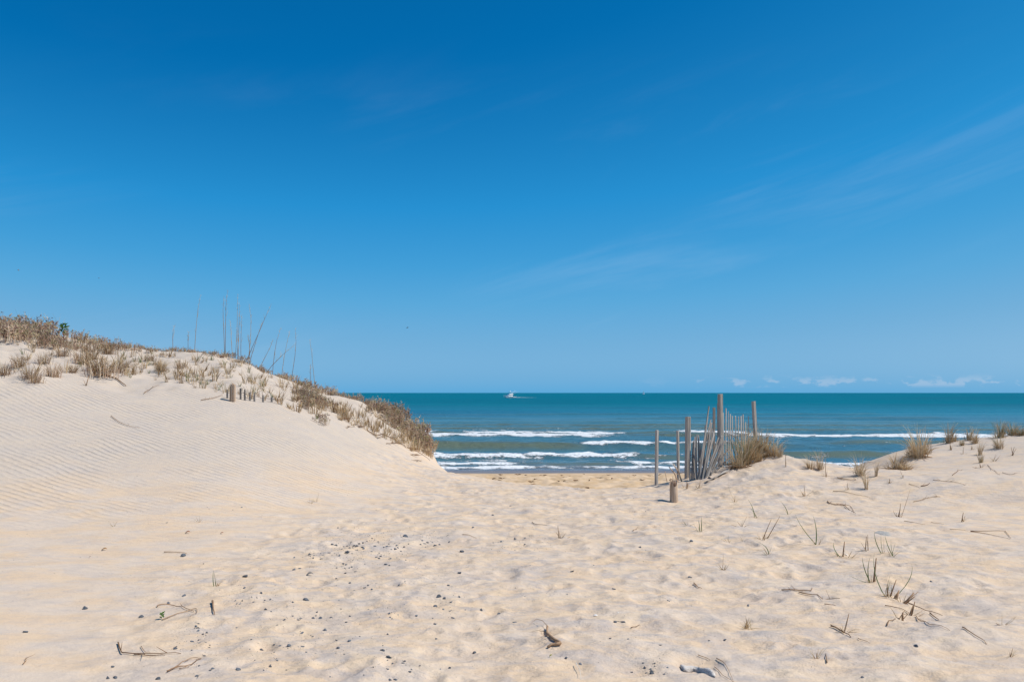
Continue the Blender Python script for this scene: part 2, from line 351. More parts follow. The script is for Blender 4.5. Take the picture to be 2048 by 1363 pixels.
# ------------------------------------------------------------------ the sea
def sea():
    sx = axis((-40000, -4000, 6000), (-4000, -400, 600), (-400, -90, 31), (-90, 90, .45), (90, 400, 31), (400, 4000, 600), (4000, 40000, 6000))
    sy = axis((51.5, 70, .16), (70, 130, .3), (130, 260, 2.0), (260, 1000, 20), (1000, 6000, 250), (6000, 60000, 6000))
    X, Y = np.meshgrid(sx, sy)
    calm = 1 - sstep(Y, 200, 900)
    Z = np.full(X.shape, SEA_Z)
    near = sstep(Y, 54, 58)
    foam = np.zeros(X.shape); face = np.zeros(X.shape)
    def wob(seed, sc_, amp): return amp * gnoise(X * sc_, np.full(X.shape, seed * 7.3), seed)
    # rolling swell
    Z += calm * near * (.10 * np.sin(Y * .42 + wob(21, .03, 2.2)) + .07 * np.sin(Y * .21 + X * .02 + wob(22, .02, 2.0)))
    Z += near * (1 - sstep(Y, 120, 170)) * (.07 * gnoise(X * .35, Y * .8, 23) + .045 * gnoise(X * .9, Y * 1.7, 24))
    def wave(y0, A, seed, xr, broken, front=.9, back=3.2, wig=2.4, skew=0.0, lw=.75):
        """one wave crest; xr limits it along the shore, broken(x) in 0..1 is where it has turned to foam"""
        nonlocal Z, foam, face
        yc = y0 + wob(seed, .045, wig) + wob(seed + 1, .19, wig * .30) + skew * X
        d = Y - yc; env = sstep(X, xr[0], xr[0] + 9) * (1 - sstep(X, xr[1] - 9, xr[1]))
        a = A * env * (.8 + .35 * gnoise(X * .07, Y * 0 + seed, seed + 2))
        Z += a * np.where(d < 0, np.exp(-(d / front) ** 2), np.exp(-(d / back) ** 2))
        Z += a * broken * .22 * gnoise(X * 1.1, Y * 1.4, seed + 5) * np.exp(-(d / 2.4) ** 2)
        lip = np.exp(-((d + .15 - .25 * (lw - .75)) / (lw + .73 * lw * gnoise(X * .4, X * 0 + 2.2, seed + 3))) ** 2)
        trail = sstep(d, -.6, .4) * np.exp(-np.clip(d, 0, 99) / (7.0 + 4.0 * gnoise(X * .08, X * 0, seed + 4)))
        tn = sstep(gnoise(X * .55 + .4 * Y, Y * .62, seed + 6) + .55 * gnoise(X * 1.6, Y * 1.3, seed + 7), -.10, .55)
        foam = np.maximum(foam, env * broken * np.clip(lip * (.86 + .16 * (lw > 1)) + trail * tn * .78, 0, 1))
        face = np.maximum(face, env * np.exp(-((d + .9) / 1.3) ** 2) * (1 - .8 * broken))
    one = np.ones(X.shape)
    wave(97.5, .34, 30, (-90, 16), one, .9, 11.0, lw=2.0)
    wave(104.5, .26, 36, (-60, 36), sstep(gnoise(X * .09, X * 0 + 1, 44), -.45, .05), .9, 9.0, lw=1.4)
    wave(98.0, .38, 40, (9, 90), .15 + .85 * sstep(X, 20, 31), 1.0, 10.0, lw=2.6)
    wave(79.0, .62, 50, (-16, 30), sstep(X + wob(52, .2, 2), 4.2, 6.5) * (1 - sstep(X, 12, 22) * .5), 1.2, 3.2, 1.0, .03)
    wave(84.0, .45, 56, (26, 90), one * .0, 1.6, 4.0)
    wave(64.6, .36, 60, (-40, 18), sstep(gnoise(X * .11, X * 0 + 4, 61) + .5 * (1 - sstep(X, 2, 9)) + .15, -.1, .25), .8, 5.5, 1.2)
    wave(66.0, .48, 66, (14, 60), sstep(gnoise(X * .08, X * 0 + 9, 67), .15, .4), .9, 2.6, 1.2)
    wave(71.5, .20, 70, (-18, -3), sstep(gnoise(X * .16, X * 0 + 2, 71), -.25, .2), .7, 1.6, .8)
    wave(60.4, .15, 74, (-60, 60), sstep(gnoise(X * .10, X * 0 + 7, 75), -.35, .05), .5, 1.6, 1.1)
    wave(57.6, .10, 78, (-70, 70), sstep(gnoise(X * .13, X * 0 + 3, 79), -.5, -.1), .35, .9, .9)
    for y0, A, sd_ in ((112, .34, 80), (126, .40, 83), (143, .40, 86), (166, .38, 89), (196, .38, 92)): wave(y0, A, sd_, (-89, 89), one * 0, 1.9, 5.0, 4.0)
    for y0, A, xr, sd_ in ((118, .30, (-20, 20), 95), (133, .42, (10, 88), 97)): wave(y0, A, sd_, xr, one * 0, 1.6, 4.5, 3.0)
    # the swash thins out up the beach
    Z -= (1 - sstep(Y, 52, 57.5)) * .05
    me = grid_mesh('sea', X, Y, Z)
    attr(me, 'foam', foam); attr(me, 'face', face)
    s = NT('sea_water'); P = s.pos(); sp = s.n('ShaderNodeSeparateXYZ'); s.L.new(P, sp.inputs[0])
    x, y, z = sp.outputs
    fo = s.attr('foam'); fa = s.attr('face')
    deep, mid, shal, olive = (.0, .150, .215), (.012, .165, .232), (.080, .185, .210), (.125, .155, .105)
    c = s.mix(s.ramp(y, 95, 230), shal, mid); c = s.mix(s.ramp(y, 180, 520), c, deep)
    pat = s.noise(s.mapping(P, (.004, .02, 1)), 1.0, 4, .6)
    c = s.mix(s.math('MULTIPLY', s.ramp(pat, .45, .62), .45), c, (.015, .085, .150))
    c = s.mix(s.math('MULTIPLY', fa, s.ramp(y, 150, 105, .35, .95)), c, olive)
    c = s.mix(s.ramp(y, 62, 55.5), c, (.17, .145, .135))
    # foam: torn sheets and bubbles
    fn = s.math('ADD', s.math('MULTIPLY', s.noise(s.mapping(P, (.8, 1.3, 1)), 1.1, 6, .72, .4), .6), s.math('MULTIPLY', s.noise(s.mapping(P, (1, 1.6, 1.6)), 4.2, 4, .7), .4))
    fm = s.ramp(s.math('ADD', fo, s.math('MULTIPLY', s.math('SUBTRACT', fn, .5), 3.4)), .40, .72)
    fm = s.math('MULTIPLY', fm, s.ramp(fo, .02, .12))
    # scattered small white caps far out
    wc = s.noise(s.mapping(P, (.055, .13, 1)), 1.0, 5, .72)
    wcm = s.math('MULTIPLY', s.ramp(wc, .70, .74), s.math('MULTIPLY', s.ramp(y, 150, 230), .6))
    fm = s.math('MAXIMUM', fm, wcm)
    s.col(s.mix(fm, c, (.80, .82, .83)))
    s.set(s.p.inputs['Roughness'], s.math('ADD', s.ramp(y, 90, 400, .16, .45), s.math('MULTIPLY', fm, .4)))
    s.set(s.p.inputs['Specular IOR Level'], s.math('MULTIPLY', s.ramp(y, 90, 420, .30, .03), s.math('SUBTRACT', 1.0, s.math('MULTIPLY', fm, .85))))
    s.p.inputs['IOR'].default_value = 1.33
    n1 = s.noise(s.mapping(P, (.55, 1.1, 1)), 1.0, 5, .62); n2 = s.noise(s.mapping(P, (.03, .09, 1)), 1.0, 5, .6)
    h = s.math('ADD', s.math('MULTIPLY', n1, s.ramp(y, 60, 90, .10, .55)), s.math('MULTIPLY', n2, s.ramp(y, 120, 400, 0.0, 5.0)))
    h = s.math('ADD', h, s.math('MULTIPLY', s.math('MULTIPLY', fm, fn), .25))
    s.nrm(s.bump(h, 1.0, 1.0))
    return new_obj('sea', me, mat=s.m, kind='structure')
sea()
# ------------------------------------------------------------------ object helpers
def tag(o, label, cat, group=None):
    o['label'] = label; o['category'] = cat
    if group: o['group'] = group
    return o
def empty(name, loc, label, cat, group=None, rz=0.0):
    o = bpy.data.objects.new(name, None); C.objects.link(o); o.location = loc; o.rotation_euler = (0, 0, rz); o.empty_display_size = .1
    return tag(o, label, cat, group)
class MB:
    """collects faces with a per-vertex tone, then becomes one mesh"""
    def __init__(s): s.v = []; s.f = []; s.t = []
    def tube(s, pts, rad, n=4, tone=.5, cap=True):
        pts = [Vector(p) for p in pts]; b = len(s.v)
        up = Vector((0.31, 0.17, 1)).normalized()
        for i, p in enumerate(pts):
            d = (pts[min(i + 1, len(pts) - 1)] - pts[max(i - 1, 0)]).normalized()
            a = d.cross(up)
            if a.length < .05: a = d.cross(Vector((1, 0, 0)))
            a.normalize(); c = d.cross(a)
            r = rad[i] if hasattr(rad, '__len__') else rad
            for k in range(n):
                an = 2 * math.pi * k / n; s.v.append(p + a * math.cos(an) * r + c * math.sin(an) * r); s.t.append(tone)
        for i in range(len(pts) - 1):
            for k in range(n):
                k2 = (k + 1) % n; s.f.append((b + i * n + k, b + i * n + k2, b + (i + 1) * n + k2, b + (i + 1) * n + k))
        if cap: s.f.append(tuple(b + k for k in reversed(range(n)))); e = b + (len(pts) - 1) * n; s.f.append(tuple(e + k for k in range(n)))
    def blade(s, p0, p1, sag, w, tone=.5, seg=4, twist=0.0, side=None):
        """a tapering leaf from p0 to p1, bowed by sag; V folded so that it has a front and a spine"""
        p0, p1, sag = Vector(p0), Vector(p1), Vector(sag); b = len(s.v); d = (p1 - p0)
        sd_ = side if side is not None else d.cross(Vector((rnd.uniform(-1, 1), rnd.uniform(-1, 1), .3)))
        if sd_.length < 1e-6: sd_ = Vector((1, 0, 0))
        sd_.normalize(); nn = d.normalized().cross(sd_)
        for i in range(seg):
            t = i / seg; p = p0.lerp(p1, t) + sag * (4 * t * (1 - t)); ww = w * .5 * (1 - t ** 1.8) * (.75 + .25 * min(1, t * 4))
            s.v += [p - sd_ * ww, p + nn * ww * .35, p + sd_ * ww]; s.t += [tone + .12 * t] * 3
        s.v.append(p1); s.t.append(tone + .15)
        for i in range(seg - 1):
            o = b + 3 * i; s.f += [(o, o + 1, o + 4, o + 3), (o + 1, o + 2, o + 5, o + 4)]
        o = b + 3 * (seg - 1); s.f += [(o, o + 1, o + 3), (o + 1, o + 2, o + 3)]
    def box(s, p0, p1, w, th, side=(1, 0, 0), tone=.5, taper=1.0, slant=0.0):
        p0, p1 = Vector(p0), Vector(p1); d = (p1 - p0).normalized(); a = Vector(side); a = (a - d * a.dot(d)).normalized(); c = d.cross(a); b = len(s.v)
        for p, k in ((p0, 1.0), (p1, taper)):
            for x, y in ((-1, -1), (1, -1), (1, 1), (-1, 1)):
                s.v.append(p + a * x * w * .5 * k + c * y * th * .5 * k + (d * slant * x if p is p1 else Vector())); s.t.append(tone)
        s.f += [(b + 3, b + 2, b + 1, b), (b + 4, b + 5, b + 6, b + 7)] + [(b + i, b + (i + 1) % 4, b + 4 + (i + 1) % 4, b + 4 + i) for i in range(4)]
    def mesh(s, name, mat, smooth=False):
        me = mesh_from(name, s.v, s.f, smooth); attr(me, 'tone', s.t); me.materials.append(mat); return me
    def fix(s):
        bm = bmesh.new(); me = mesh_from('tmp', s.v, s.f); bm.from_mesh(me); bmesh.ops.recalc_face_normals(bm, faces=bm.faces[:])
        s.f = [tuple(v.index for v in f.verts) for f in bm.faces]; bm.free(); bpy.data.meshes.remove(me); return s
    def obj(s, name, mat, parent=None, smooth=False): return new_obj(name, s.mesh(name, mat, smooth), parent)

def plant_material(name, stops, rough=.75, vary=.28, trans=.25):
    s = NT(name); t = s.attr('tone'); rp = s.n('ShaderNodeValToRGB'); cr = rp.color_ramp
    while len(cr.elements) < len(stops): cr.elements.new(.5)
    for e, (p, c) in zip(cr.elements, stops): e.position = p; e.color = tuple(c) + (1,)
    nz = s.noise(s.pos(), 23.0, 2, .6)
    s.L.new(s.math('ADD', t, s.math('MULTIPLY', s.math('SUBTRACT', nz, .5), .35)), rp.inputs[0])
    rv = s.n('ShaderNodeObjectInfo').outputs['Random']
    h = s.n('ShaderNodeHueSaturation'); s.L.new(rp.outputs[0], h.inputs['Color'])
    s.L.new(s.math('ADD', 1 - vary / 2, s.math('MULTIPLY', rv, vary)), h.inputs['Value'])
    s.col(h.outputs[0]); s.p.inputs['Roughness'].default_value = rough
    if trans:
        tr = s.n('ShaderNodeBsdfTranslucent'); s.L.new(h.outputs[0], tr.inputs[0]); mx = s.n('ShaderNodeMixShader'); mx.inputs[0].default_value = trans
        s.L.new(s.p.outputs[0], mx.inputs[1]); s.L.new(tr.outputs[0], mx.inputs[2]); s.L.new(mx.outputs[0], s.N['Material Output'].inputs[0])
    return s.m
M_STRAW = plant_material('dry_grass', [(0, (.17, .09, .045)), (.3, (.40, .26, .14)), (.6, (.60, .45, .26)), (.85, (.70, .58, .41)), (1, (.74, .64, .48))])
M_GREEN = plant_material('live_grass', [(0, (.34, .25, .10)), (.2, (.20, .20, .07)), (.6, (.11, .17, .06)), (1, (.24, .28, .12))])
M_TWIG = plant_material('scrub_twigs', [(0, (.20, .125, .09)), (.4, (.42, .28, .20)), (.75, (.60, .46, .33)), (1, (.72, .61, .47))], trans=0, vary=.5)
M_HEAD = plant_material('scrub_leaves', [(0, (.21, .125, .095)), (.3, (.42, .265, .195)), (.65, (.62, .47, .34)), (.88, (.56, .49, .28)), (1, (.24, .25, .09))], vary=.5)
M_ROOT = plant_material('root', [(0, (.10, .055, .03)), (.5, (.27, .155, .085)), (1, (.44, .29, .18))], trans=0)
M_LEAF = plant_material('green_leaf', [(0, (.03, .09, .012)), (1, (.10, .20, .03))], rough=.45)
def wood_material(name, c1, c2, c3):
    s = NT(name); o = s.obj(); rv = s.n('ShaderNodeObjectInfo').outputs['Random']
    st = s.mapping(o, (55, 55, 2.2)); g = s.noise(st, 1.0, 5, .65, .3); g2 = s.noise(s.mapping(o, (160, 160, 5)), 1.0, 3, .6); big = s.noise(s.mapping(o, (7, 7, 3)), 1.0, 3)
    c = s.mix(s.ramp(g, .35, .65), c1, c2); c = s.mix(s.math('MULTIPLY', s.ramp(big, .5, .72), .6), c, c3)
    h = s.n('ShaderNodeHueSaturation'); s.L.new(c, h.inputs['Color']); s.L.new(s.math('ADD', .78, s.math('MULTIPLY', rv, .42)), h.inputs['Value'])
    s.col(h.outputs[0]); s.nrm(s.bump(s.math('ADD', g, s.math('MULTIPLY', g2, .5)), .8, .006)); s.p.inputs['Roughness'].default_value = .88
    return s.m
M_WOOD = wood_material('weathered_wood', (.23, .20, .175), (.47, .43, .39), (.36, .29, .225))
M_WOOD_B = wood_material('brown_wood', (.42, .28, .18), (.74, .56, .41), (.56, .42, .31))
def drift_material():
    s = NT('driftwood'); o = s.obj(); g = s.noise(s.mapping(o, (9, 120, 120)), 1.0, 4, .6, .4); b = s.noise(o, 30.0, 3)
    s.col(s.mix(s.ramp(g, .35, .62), s.mix(b, (.42, .37, .33), (.50, .45, .40)), (.68, .62, .56))); s.nrm(s.bump(g, .5, .0022)); s.p.inputs['Roughness'].default_value = .85
    return s.m
M_DRIFT = drift_material()
def plain(name, c, rough=.6, spec=.3, metal=0.0, nz=0.0):
    s = NT(name); s.p.inputs['Roughness'].default_value = rough; s.p.inputs['Specular IOR Level'].default_value = spec; s.p.inputs['Metallic'].default_value = metal
    if nz: s.col(s.mix(s.noise(s.obj(), nz, 4, .6), tuple(v * .65 for v in c), tuple(min(1, v * 1.3) for v in c)))
    else: s.col(c)
    return s.m
M_WIRE = plain('rusty_wire', (.12, .085, .065), .6, .4, .3, 40)
def px2m(D): return D / F
def vox(*a): return Vector(a)

# ------------------------------------------------------------------ the broken picket fence on the low dune
def standing(px, py_top, D, base_px=None, base_sink=.06):
    """top point on the sight line at depth D, and the foot on the sand below"""
    t = Vector(at_depth(px, py_top, D)); bx = t.x if base_px is None else (base_px - 1024) / F * D
    return Vector((bx, D, gz(bx, D) - base_sink)), t
def post_mesh(name, L, w, d, mat, parent, yaw, chip=True):
    bm = bmesh.new(); n = 7
    r_ = random.Random(hash(name) % 99 + int(L * 1000)); rings = []
    for i in range(n + 1):
        z = L * i / n; k = 1 + r_.uniform(-.03, .03)
        ch = .16
        pr = [(-1, -1 + ch), (-1 + ch, -1), (1 - ch, -1), (1, -1 + ch), (1, 1 - ch), (1 - ch, 1), (-1 + ch, 1), (-1, 1 - ch)]
        ring = [bm.verts.new((x * w * .5 * k, y * d * .5 * k, z + (r_.uniform(-.012, .008) if i == n and chip else 0))) for x, y in pr]; rings.append(ring)
    for a, b in zip(rings, rings[1:]):
        for k in range(8): bm.faces.new((a[k], a[(k + 1) % 8], b[(k + 1) % 8], b[k]))
    bm.faces.new(rings[-1]); bm.faces.new(list(reversed(rings[0])))
    bm.normal_update(); me = bpy.data.meshes.new(name); bm.to_mesh(me); bm.free(); me.materials.append(mat)
    return me
def place_axis(o, p0, p1, yaw=0.0):
    d = (p1 - p0).normalized(); q = Vector((0, 0, 1)).rotation_difference(d); o.rotation_mode = 'QUATERNION'
    o.rotation_quaternion = q @ Euler((0, 0, yaw)).to_quaternion(); o.location = p0
def post(name, p0, p1, w, d, yaw, parent=None, mat=None):
    me = post_mesh(name, (p1 - p0).length, w, d, mat or M_WOOD, parent, yaw); o = new_obj(name, me, parent)
    loc = p0 - (parent.location if parent else Vector()); place_axis(o, p0, p1, yaw); o.location = loc
    return o
p0, p1 = standing(1314, 860, 14.5, 1310); tag(post('fence_post', p0, p1, .047, .044, .5), 'lone thin grey post standing apart at the end of the broken fence', 'fence post')
p0, p1 = standing(1355.5, 861, 14.9, 1354); tag(post('fence_post', p0, p1, .039, .039, .7), 'thin grey post between the lone post and the square fence post', 'fence post')
fo = vox(3.4, 14.9, gz(3.4, 14.9))
fence = empty('picket_fence', fo, 'collapsed grey picket fence with leaning slats and rusty wire on low dune', 'fence')
for (tx, ty, D, bx, ww, dd, yaw) in ((1376, 833, 14.8, 1371, .088, .085, .42), (1440.5, 788, 15.3, 1437, .085, .085, .62), (1507, 802, 16.4, 1512, .072, .07, .55), (1428, 815, 15.6, 1424, .05, .03, .3), (1436, 806, 15.7, 1434, .05, .03, 1.0)):
    p0, p1 = standing(tx, ty, D, bx, .25); post('post', p0, p1, ww * .84, dd * .84, yaw, fence)
def picket(p0, p1, w=.036, th=.010, side=None, parent=fence, mat=None):
    L_ = (p1 - p0).length; m = MB(); sg = 3
    me = MB(); bow = rnd.uniform(-.012, .012) * L_
    pts = [(bow * math.sin(math.pi * i / sg), 0, L_ * i / sg) for i in range(sg + 1)]
    for i in range(sg):
        b = len(me.v)
        for j, p in enumerate((pts[i], pts[i + 1])):
            tp = .55 if (i + j == sg and rnd.random() < .4) else 1.0
            for x, y in ((-1, -1), (1, -1), (1, 1), (-1, 1)):
                me.v.append(Vector((p[0] + x * w * .5 * tp, p[1] + y * th * .5, p[2] + (rnd.uniform(-.015, .012) if i + j == sg else 0)))); me.t.append(.5)
        me.f += [(b + k, b + (k + 1) % 4, b + 4 + (k + 1) % 4, b + 4 + k) for k in range(4)]
        if i == 0: me.f.append((b + 3, b + 2, b + 1, b))
        if i == sg - 1: me.f.append((b + 4, b + 5, b + 6, b + 7))
    o = new_obj('picket', me.mesh('picket', mat or M_WOOD), parent); place_axis(o, p0, p1, rnd.uniform(.1, .9) if side is None else side); o.location = p0 - parent.location
    return o
# slats fallen against each other
for bx, by, tx, ty, D in ((1396, 955, 1416, 832, 15.1), (1399, 956, 1418, 812, 15.0), (1398, 957, 1414, 846, 14.9), (1403, 956, 1429, 860, 14.9), (1407, 956, 1428, 868, 14.8), (1410, 955, 1437, 874, 14.8),
                          (1418, 948, 1446, 886, 14.7), (1423, 947, 1457, 896, 14.65), (1427, 944, 1464, 910, 14.6), (1412, 952, 1417, 858, 15.2), (1405, 955, 1411, 850, 15.2), (1420, 950, 1424, 856, 15.3),
                          (1393, 957, 1393, 868, 15.1), (1398, 958, 1397, 869, 15.2), (1401, 957, 1402, 884, 15.1), (1380, 959, 1381, 858, 15.0), (1384, 958, 1387, 880, 15.1), (1388, 957, 1389, 884, 15.1), (1392, 958, 1390, 873, 15.0), (1414, 950, 1440, 905, 14.75), (1395, 957, 1410, 870, 15), (1401, 957, 1421, 880, 15), (1416, 953, 1433, 890, 15), (1405, 957, 1423, 845, 15), (1411, 955, 1444, 872, 15), (1422, 950, 1450, 880, 15), (1397, 956, 1422, 838, 15)):
    q0 = on_ground(bx, by + 1); D = q0.y; q1 = Vector(at_depth(tx, ty, D + rnd.uniform(.1, .4))); q0 = q0 - (q1 - q0).normalized() * .05; picket(q0, q1, rnd.uniform(.024, .034))
# the stretch still upright, behind the grass
for tx, ty in ((1446, 825), (1452, 816), (1456.5, 822), (1460.5, 828), (1464.5, 831), (1471, 832), (1477, 832), (1482, 832), (1486, 828), (1491, 843), (1497, 832)):
    D = 15.7 + (tx - 1446) * .014; q0, q1 = standing(tx, ty, D, tx - 3 + rnd.uniform(-1, 1), .1); picket(q0, q1, .027, side=.9 + rnd.uniform(-.2, .2))
# strands of wire
for pts in (((1376, 868), (1388, 890), (1402, 905), (1420, 900), (1440, 880)), ((1376, 903), (1390, 918), (1405, 928), (1430, 915)), ((1376, 932), (1392, 945), (1410, 948)), ((1440, 860), (1456, 868), (1470, 872), (1490, 870), (1508, 862)), ((1440, 878), (1458, 885), (1475, 890)), ((1377, 862), (1381, 866), (1386, 880))):
    m = MB(); m.tube([Vector(at_depth(x, y, 15.05 + (x - 1376) * .010)) - fo for x, y in pts], .0035, 4); m.obj('wire', M_WIRE, fence)
# loose boards on the sand
for k, (ax, ay, bx, by, w_, lab) in enumerate(((1412, 966, 1456, 945, .075, 'long grey board lying on the sand below the fence'), (1420, 957, 1470, 925, .06, 'pale grey slat sloping down the sand under the leaning pickets'), (1440, 951, 1486, 926, .055, 'half buried grey slat between fence and grass clump'), (1470, 937, 1510, 925, .05, 'short grey slat poking from sand in front of grass clump'))):
    a, b = on_ground(ax, ay), on_ground(bx, by); a.z += .02; b.z += .035
    mid = (a + b) / 2; m = MB(); m.box((0, 0, -(b - a).length / 2), (0, 0, (b - a).length / 2), w_, .016, (0, 1, 0), taper=.9); o = m.obj('loose_slat', M_WOOD)
    place_axis(o, mid, mid + (b - a), .25 + math.pi / 2 * (k % 2)); tag(o, lab, 'board')
# broken sticks by the end of the fence
for ax, ay, bx, by, r_, lab in ((1341, 959, 1330, 942, .016, 'thick broken stick leaning towards the lone post'), (1358, 963, 1338, 933, .013, 'forked grey stick leaning by the splintered stump'), (1365, 962, 1347, 928, .013, 'long leaning stick at the foot of the square post'), (1372, 977, 1376, 965, .012, 'short forked stub poking from the sand near the stump')):
    a = on_ground(ax, ay); b = Vector(at_depth(bx, by, a.y - .1)); m = MB(); d = b - a
    m.tube([(0, 0, -.05), d * .5 + vox(.01, 0, .015), d], [r_, r_ * .9, r_ * .6], 6); m.tube([d * .45, d * .45 + vox(d.length * .35, .02, d.length * .1)], [r_ * .5, r_ * .25], 5)
    o = m.obj('broken_stick', M_WOOD_B, smooth=True); o.location = a; tag(o, lab, 'stick')

def stump(px, py, wpx, hpx, label, mat, name='post_stump'):
    a = on_ground(px, py); s_ = a.y / F; r0 = wpx * s_ / 2; H = hpx * s_
    o = empty(name, a, label, 'stump'); m = MB(); n = 14; rr = random.Random(int(px)); rings = []
    hs = [H * (.62 + .38 * rr.random() ** 1.3) for _ in range(n)]
    for lv in range(5):
        t = lv / 4; b = len(m.v)
        for k in range(n):
            an = 2 * math.pi * k / n; q = 1 + rr.uniform(-.05, .05); rad = r0 * q * (1 - .06 * t)
            z = -.08 + (.08 + H * .55) * t if lv < 4 else hs[k]
            if lv == 4: rad *= .93
            m.v.append(Vector((math.cos(an) * rad, math.sin(an) * rad, z))); m.t.append(.5)
        rings.append(b)
    for a_, b_ in zip(rings, rings[1:]):
        for k in range(n): m.f.append((a_ + k, a_ + (k + 1) % n, b_ + (k + 1) % n, b_ + k))
    c = len(m.v); m.v.append(Vector((0, 0, H * .5))); m.t.append(.5)
    for k in range(n): m.f.append((rings[-1] + k, rings[-1] + (k + 1) % n, c))
    m.obj('trunk', mat, o)
    for k in range(9):
        an = rr.uniform(0, 6.28); rad = r0 * rr.uniform(.45, .95); sp = MB()
        p = vox(math.cos(an) * rad, math.sin(an) * rad, H * .45); sp.box(p, p + vox(rr.uniform(-.01, .01), rr.uniform(-.01, .01), H * rr.uniform(.3, .62)), r0 * .3, r0 * .16, (math.cos(an + 1.5), math.sin(an + 1.5), 0), taper=.25)
        sp.obj('splinter', mat, o)
    return o
stump(1348, 1003, 17, 47, 'brown splintered post stump on open sand in front of the fence', M_WOOD_B)

# ------------------------------------------------------------------ the fence drowned in the high dune
a = on_ground(470, 803)
bf = empty('buried_fence', a, 'row of short picket tops and post buried in the high dune slope', 'fence')
st = on_ground(465, 803); D = st.y; m = MB()
for k in range(7):
    x = st.x + (k - 3) * .0135; z1 = st.z + 35 * D / F - abs(k - 3) * .012 + rnd.uniform(-.015, .015)
    m.box(Vector((x, D, st.z - .1)) - a, Vector((x, D, z1)) - a, 0.0155, .085 + rnd.uniform(-.02, .01), (1, 0, 0))
m.obj('post', M_WOOD_B, bf)
tops = []
for px_, y0, y1 in ((455, 797, 779), (481, 799, 776), (490, 801, 777), (500, 802, 783), (509, 803, 785), (526, 804, 790), (543, 804, 793)):
    b = on_ground(px_, y0); t = Vector(at_depth(px_ + rnd.uniform(-.5, .5), y1, b.y)); tops.append(b.lerp(t, .62)); picket(b - vox(0, 0, .08), t, .037, .011, rnd.uniform(-.2, .2), bf)
m = MB(); m.tube([p - a + vox(0, -.02, 0) for p in tops], .0035, 4); m.obj('wire', M_WIRE, bf)
b = on_ground(557, 803); m = MB(); m.tube([(0, 0, -.05), (.005, 0, .05), (.0, 0, .075)], [.03, .03, .018], 7); o = m.obj('post_stub', M_WOOD_B); o.location = b; tag(o, 'small wooden knob showing at the end of the buried pickets', 'post')

# ------------------------------------------------------------------ vegetation meshes
def tuft_mesh(name, n, h, spread, base_r, w, tone, mat, droop=.25, seed=0, lean=(0, 0)):
    r_ = random.Random(seed); m = MB()
    for k in range(n):
        an = r_.uniform(0, 6.283); L_ = h * r_.uniform(.45, 1.05); rad = base_r * math.sqrt(r_.random())
        p0 = Vector((math.cos(an) * rad, math.sin(an) * rad, -.02)); out = spread * r_.uniform(.15, 1.0) * L_; a2 = an + r_.uniform(-.8, .8)
        p1 = p0 + Vector((math.cos(a2) * out + lean[0] * L_, math.sin(a2) * out + lean[1] * L_, math.sqrt(max(.05, 1 - (out / L_) ** 2)) * L_))
        sag = Vector((-math.cos(a2) * droop * out * .5, -math.sin(a2) * droop * out * .5, droop * L_ * .25))
        m.blade(p0, p1, sag, w * r_.uniform(.7, 1.3), max(0, min(1, r_.gauss(tone, .2))), 4)
    return m.mesh(name, mat)
def scrub_meshes(seed, h=.42, n=46, r=.26):
    r_ = random.Random(seed); tw = MB(); lf = MB()
    for k in range(n):
        an = r_.uniform(0, 6.283); rad = r * math.sqrt(r_.random()); p = Vector((math.cos(an) * rad, math.sin(an) * rad, -.04))
        H = h * r_.uniform(.5, 1.05) * (1 - .35 * rad / r); dx, dy = math.cos(an) * .22 * rad / r + r_.uniform(-.16, .16), math.sin(an) * .22 * rad / r + r_.uniform(-.16, .16)
        q = p + Vector((dx * .4 * H, dy * .4 * H, H * .5)); e = p + Vector((dx * H, dy * H, H)); tn = r_.random(); lt = r_.random() ** 1.3
        tw.tube([p, q, e], [.006, .0045, .0025], 3, tn, False)
        for b in range(r_.randint(2, 4)):
            t = r_.uniform(.35, .95); s0 = p.lerp(q, t * 2) if t < .5 else q.lerp(e, t * 2 - 1); a2 = r_.uniform(0, 6.283); l2 = H * r_.uniform(.12, .3)
            s1 = s0 + Vector((math.cos(a2) * l2 * .7, math.sin(a2) * l2 * .7, l2 * .75)); tw.tube([s0, s1], [.0028, .0014], 3, tn, False)
            for c in range(r_.randint(2, 4)):
                f0 = s0.lerp(s1, r_.uniform(.3, 1)); a3 = r_.uniform(0, 6.283); l3 = r_.uniform(.03, .06)
                lf.blade(f0, f0 + Vector((math.cos(a3) * l3, math.sin(a3) * l3, r_.uniform(-.2, .8) * l3)), (0, 0, .004), r_.uniform(.012, .024), max(0, min(1, lt + r_.uniform(-.12, .12))), 2)
        for c in range(r_.randint(3, 6)):
            f0 = q.lerp(e, r_.uniform(.2, 1)); a3 = r_.uniform(0, 6.283); l3 = r_.uniform(.025, .055)
            lf.blade(f0, f0 + Vector((math.cos(a3) * l3, math.sin(a3) * l3, r_.uniform(0, 1) * l3)), (0, 0, .004), r_.uniform(.010, .02), max(0, min(1, lt + r_.uniform(-.12, .12))), 2)
    gr = MB()
    for k in range(15):
        an = r_.uniform(0, 6.283); rad = r * 1.1 * math.sqrt(r_.random()); p = Vector((math.cos(an) * rad, math.sin(an) * rad, -.03)); H = h * r_.uniform(.35, 1.25); a2 = r_.uniform(0, 6.28); o2 = H * r_.uniform(.05, .5)
        gr.blade(p, p + Vector((math.cos(a2) * o2, math.sin(a2) * o2, H)), (0, 0, .03), r_.uniform(.006, .011), min(1, max(0, r_.gauss(.7, .2))), 3)
    return tw.mesh('twigs', M_TWIG), lf.mesh('leaves', M_HEAD), gr.mesh('grass_blades', M_STRAW)
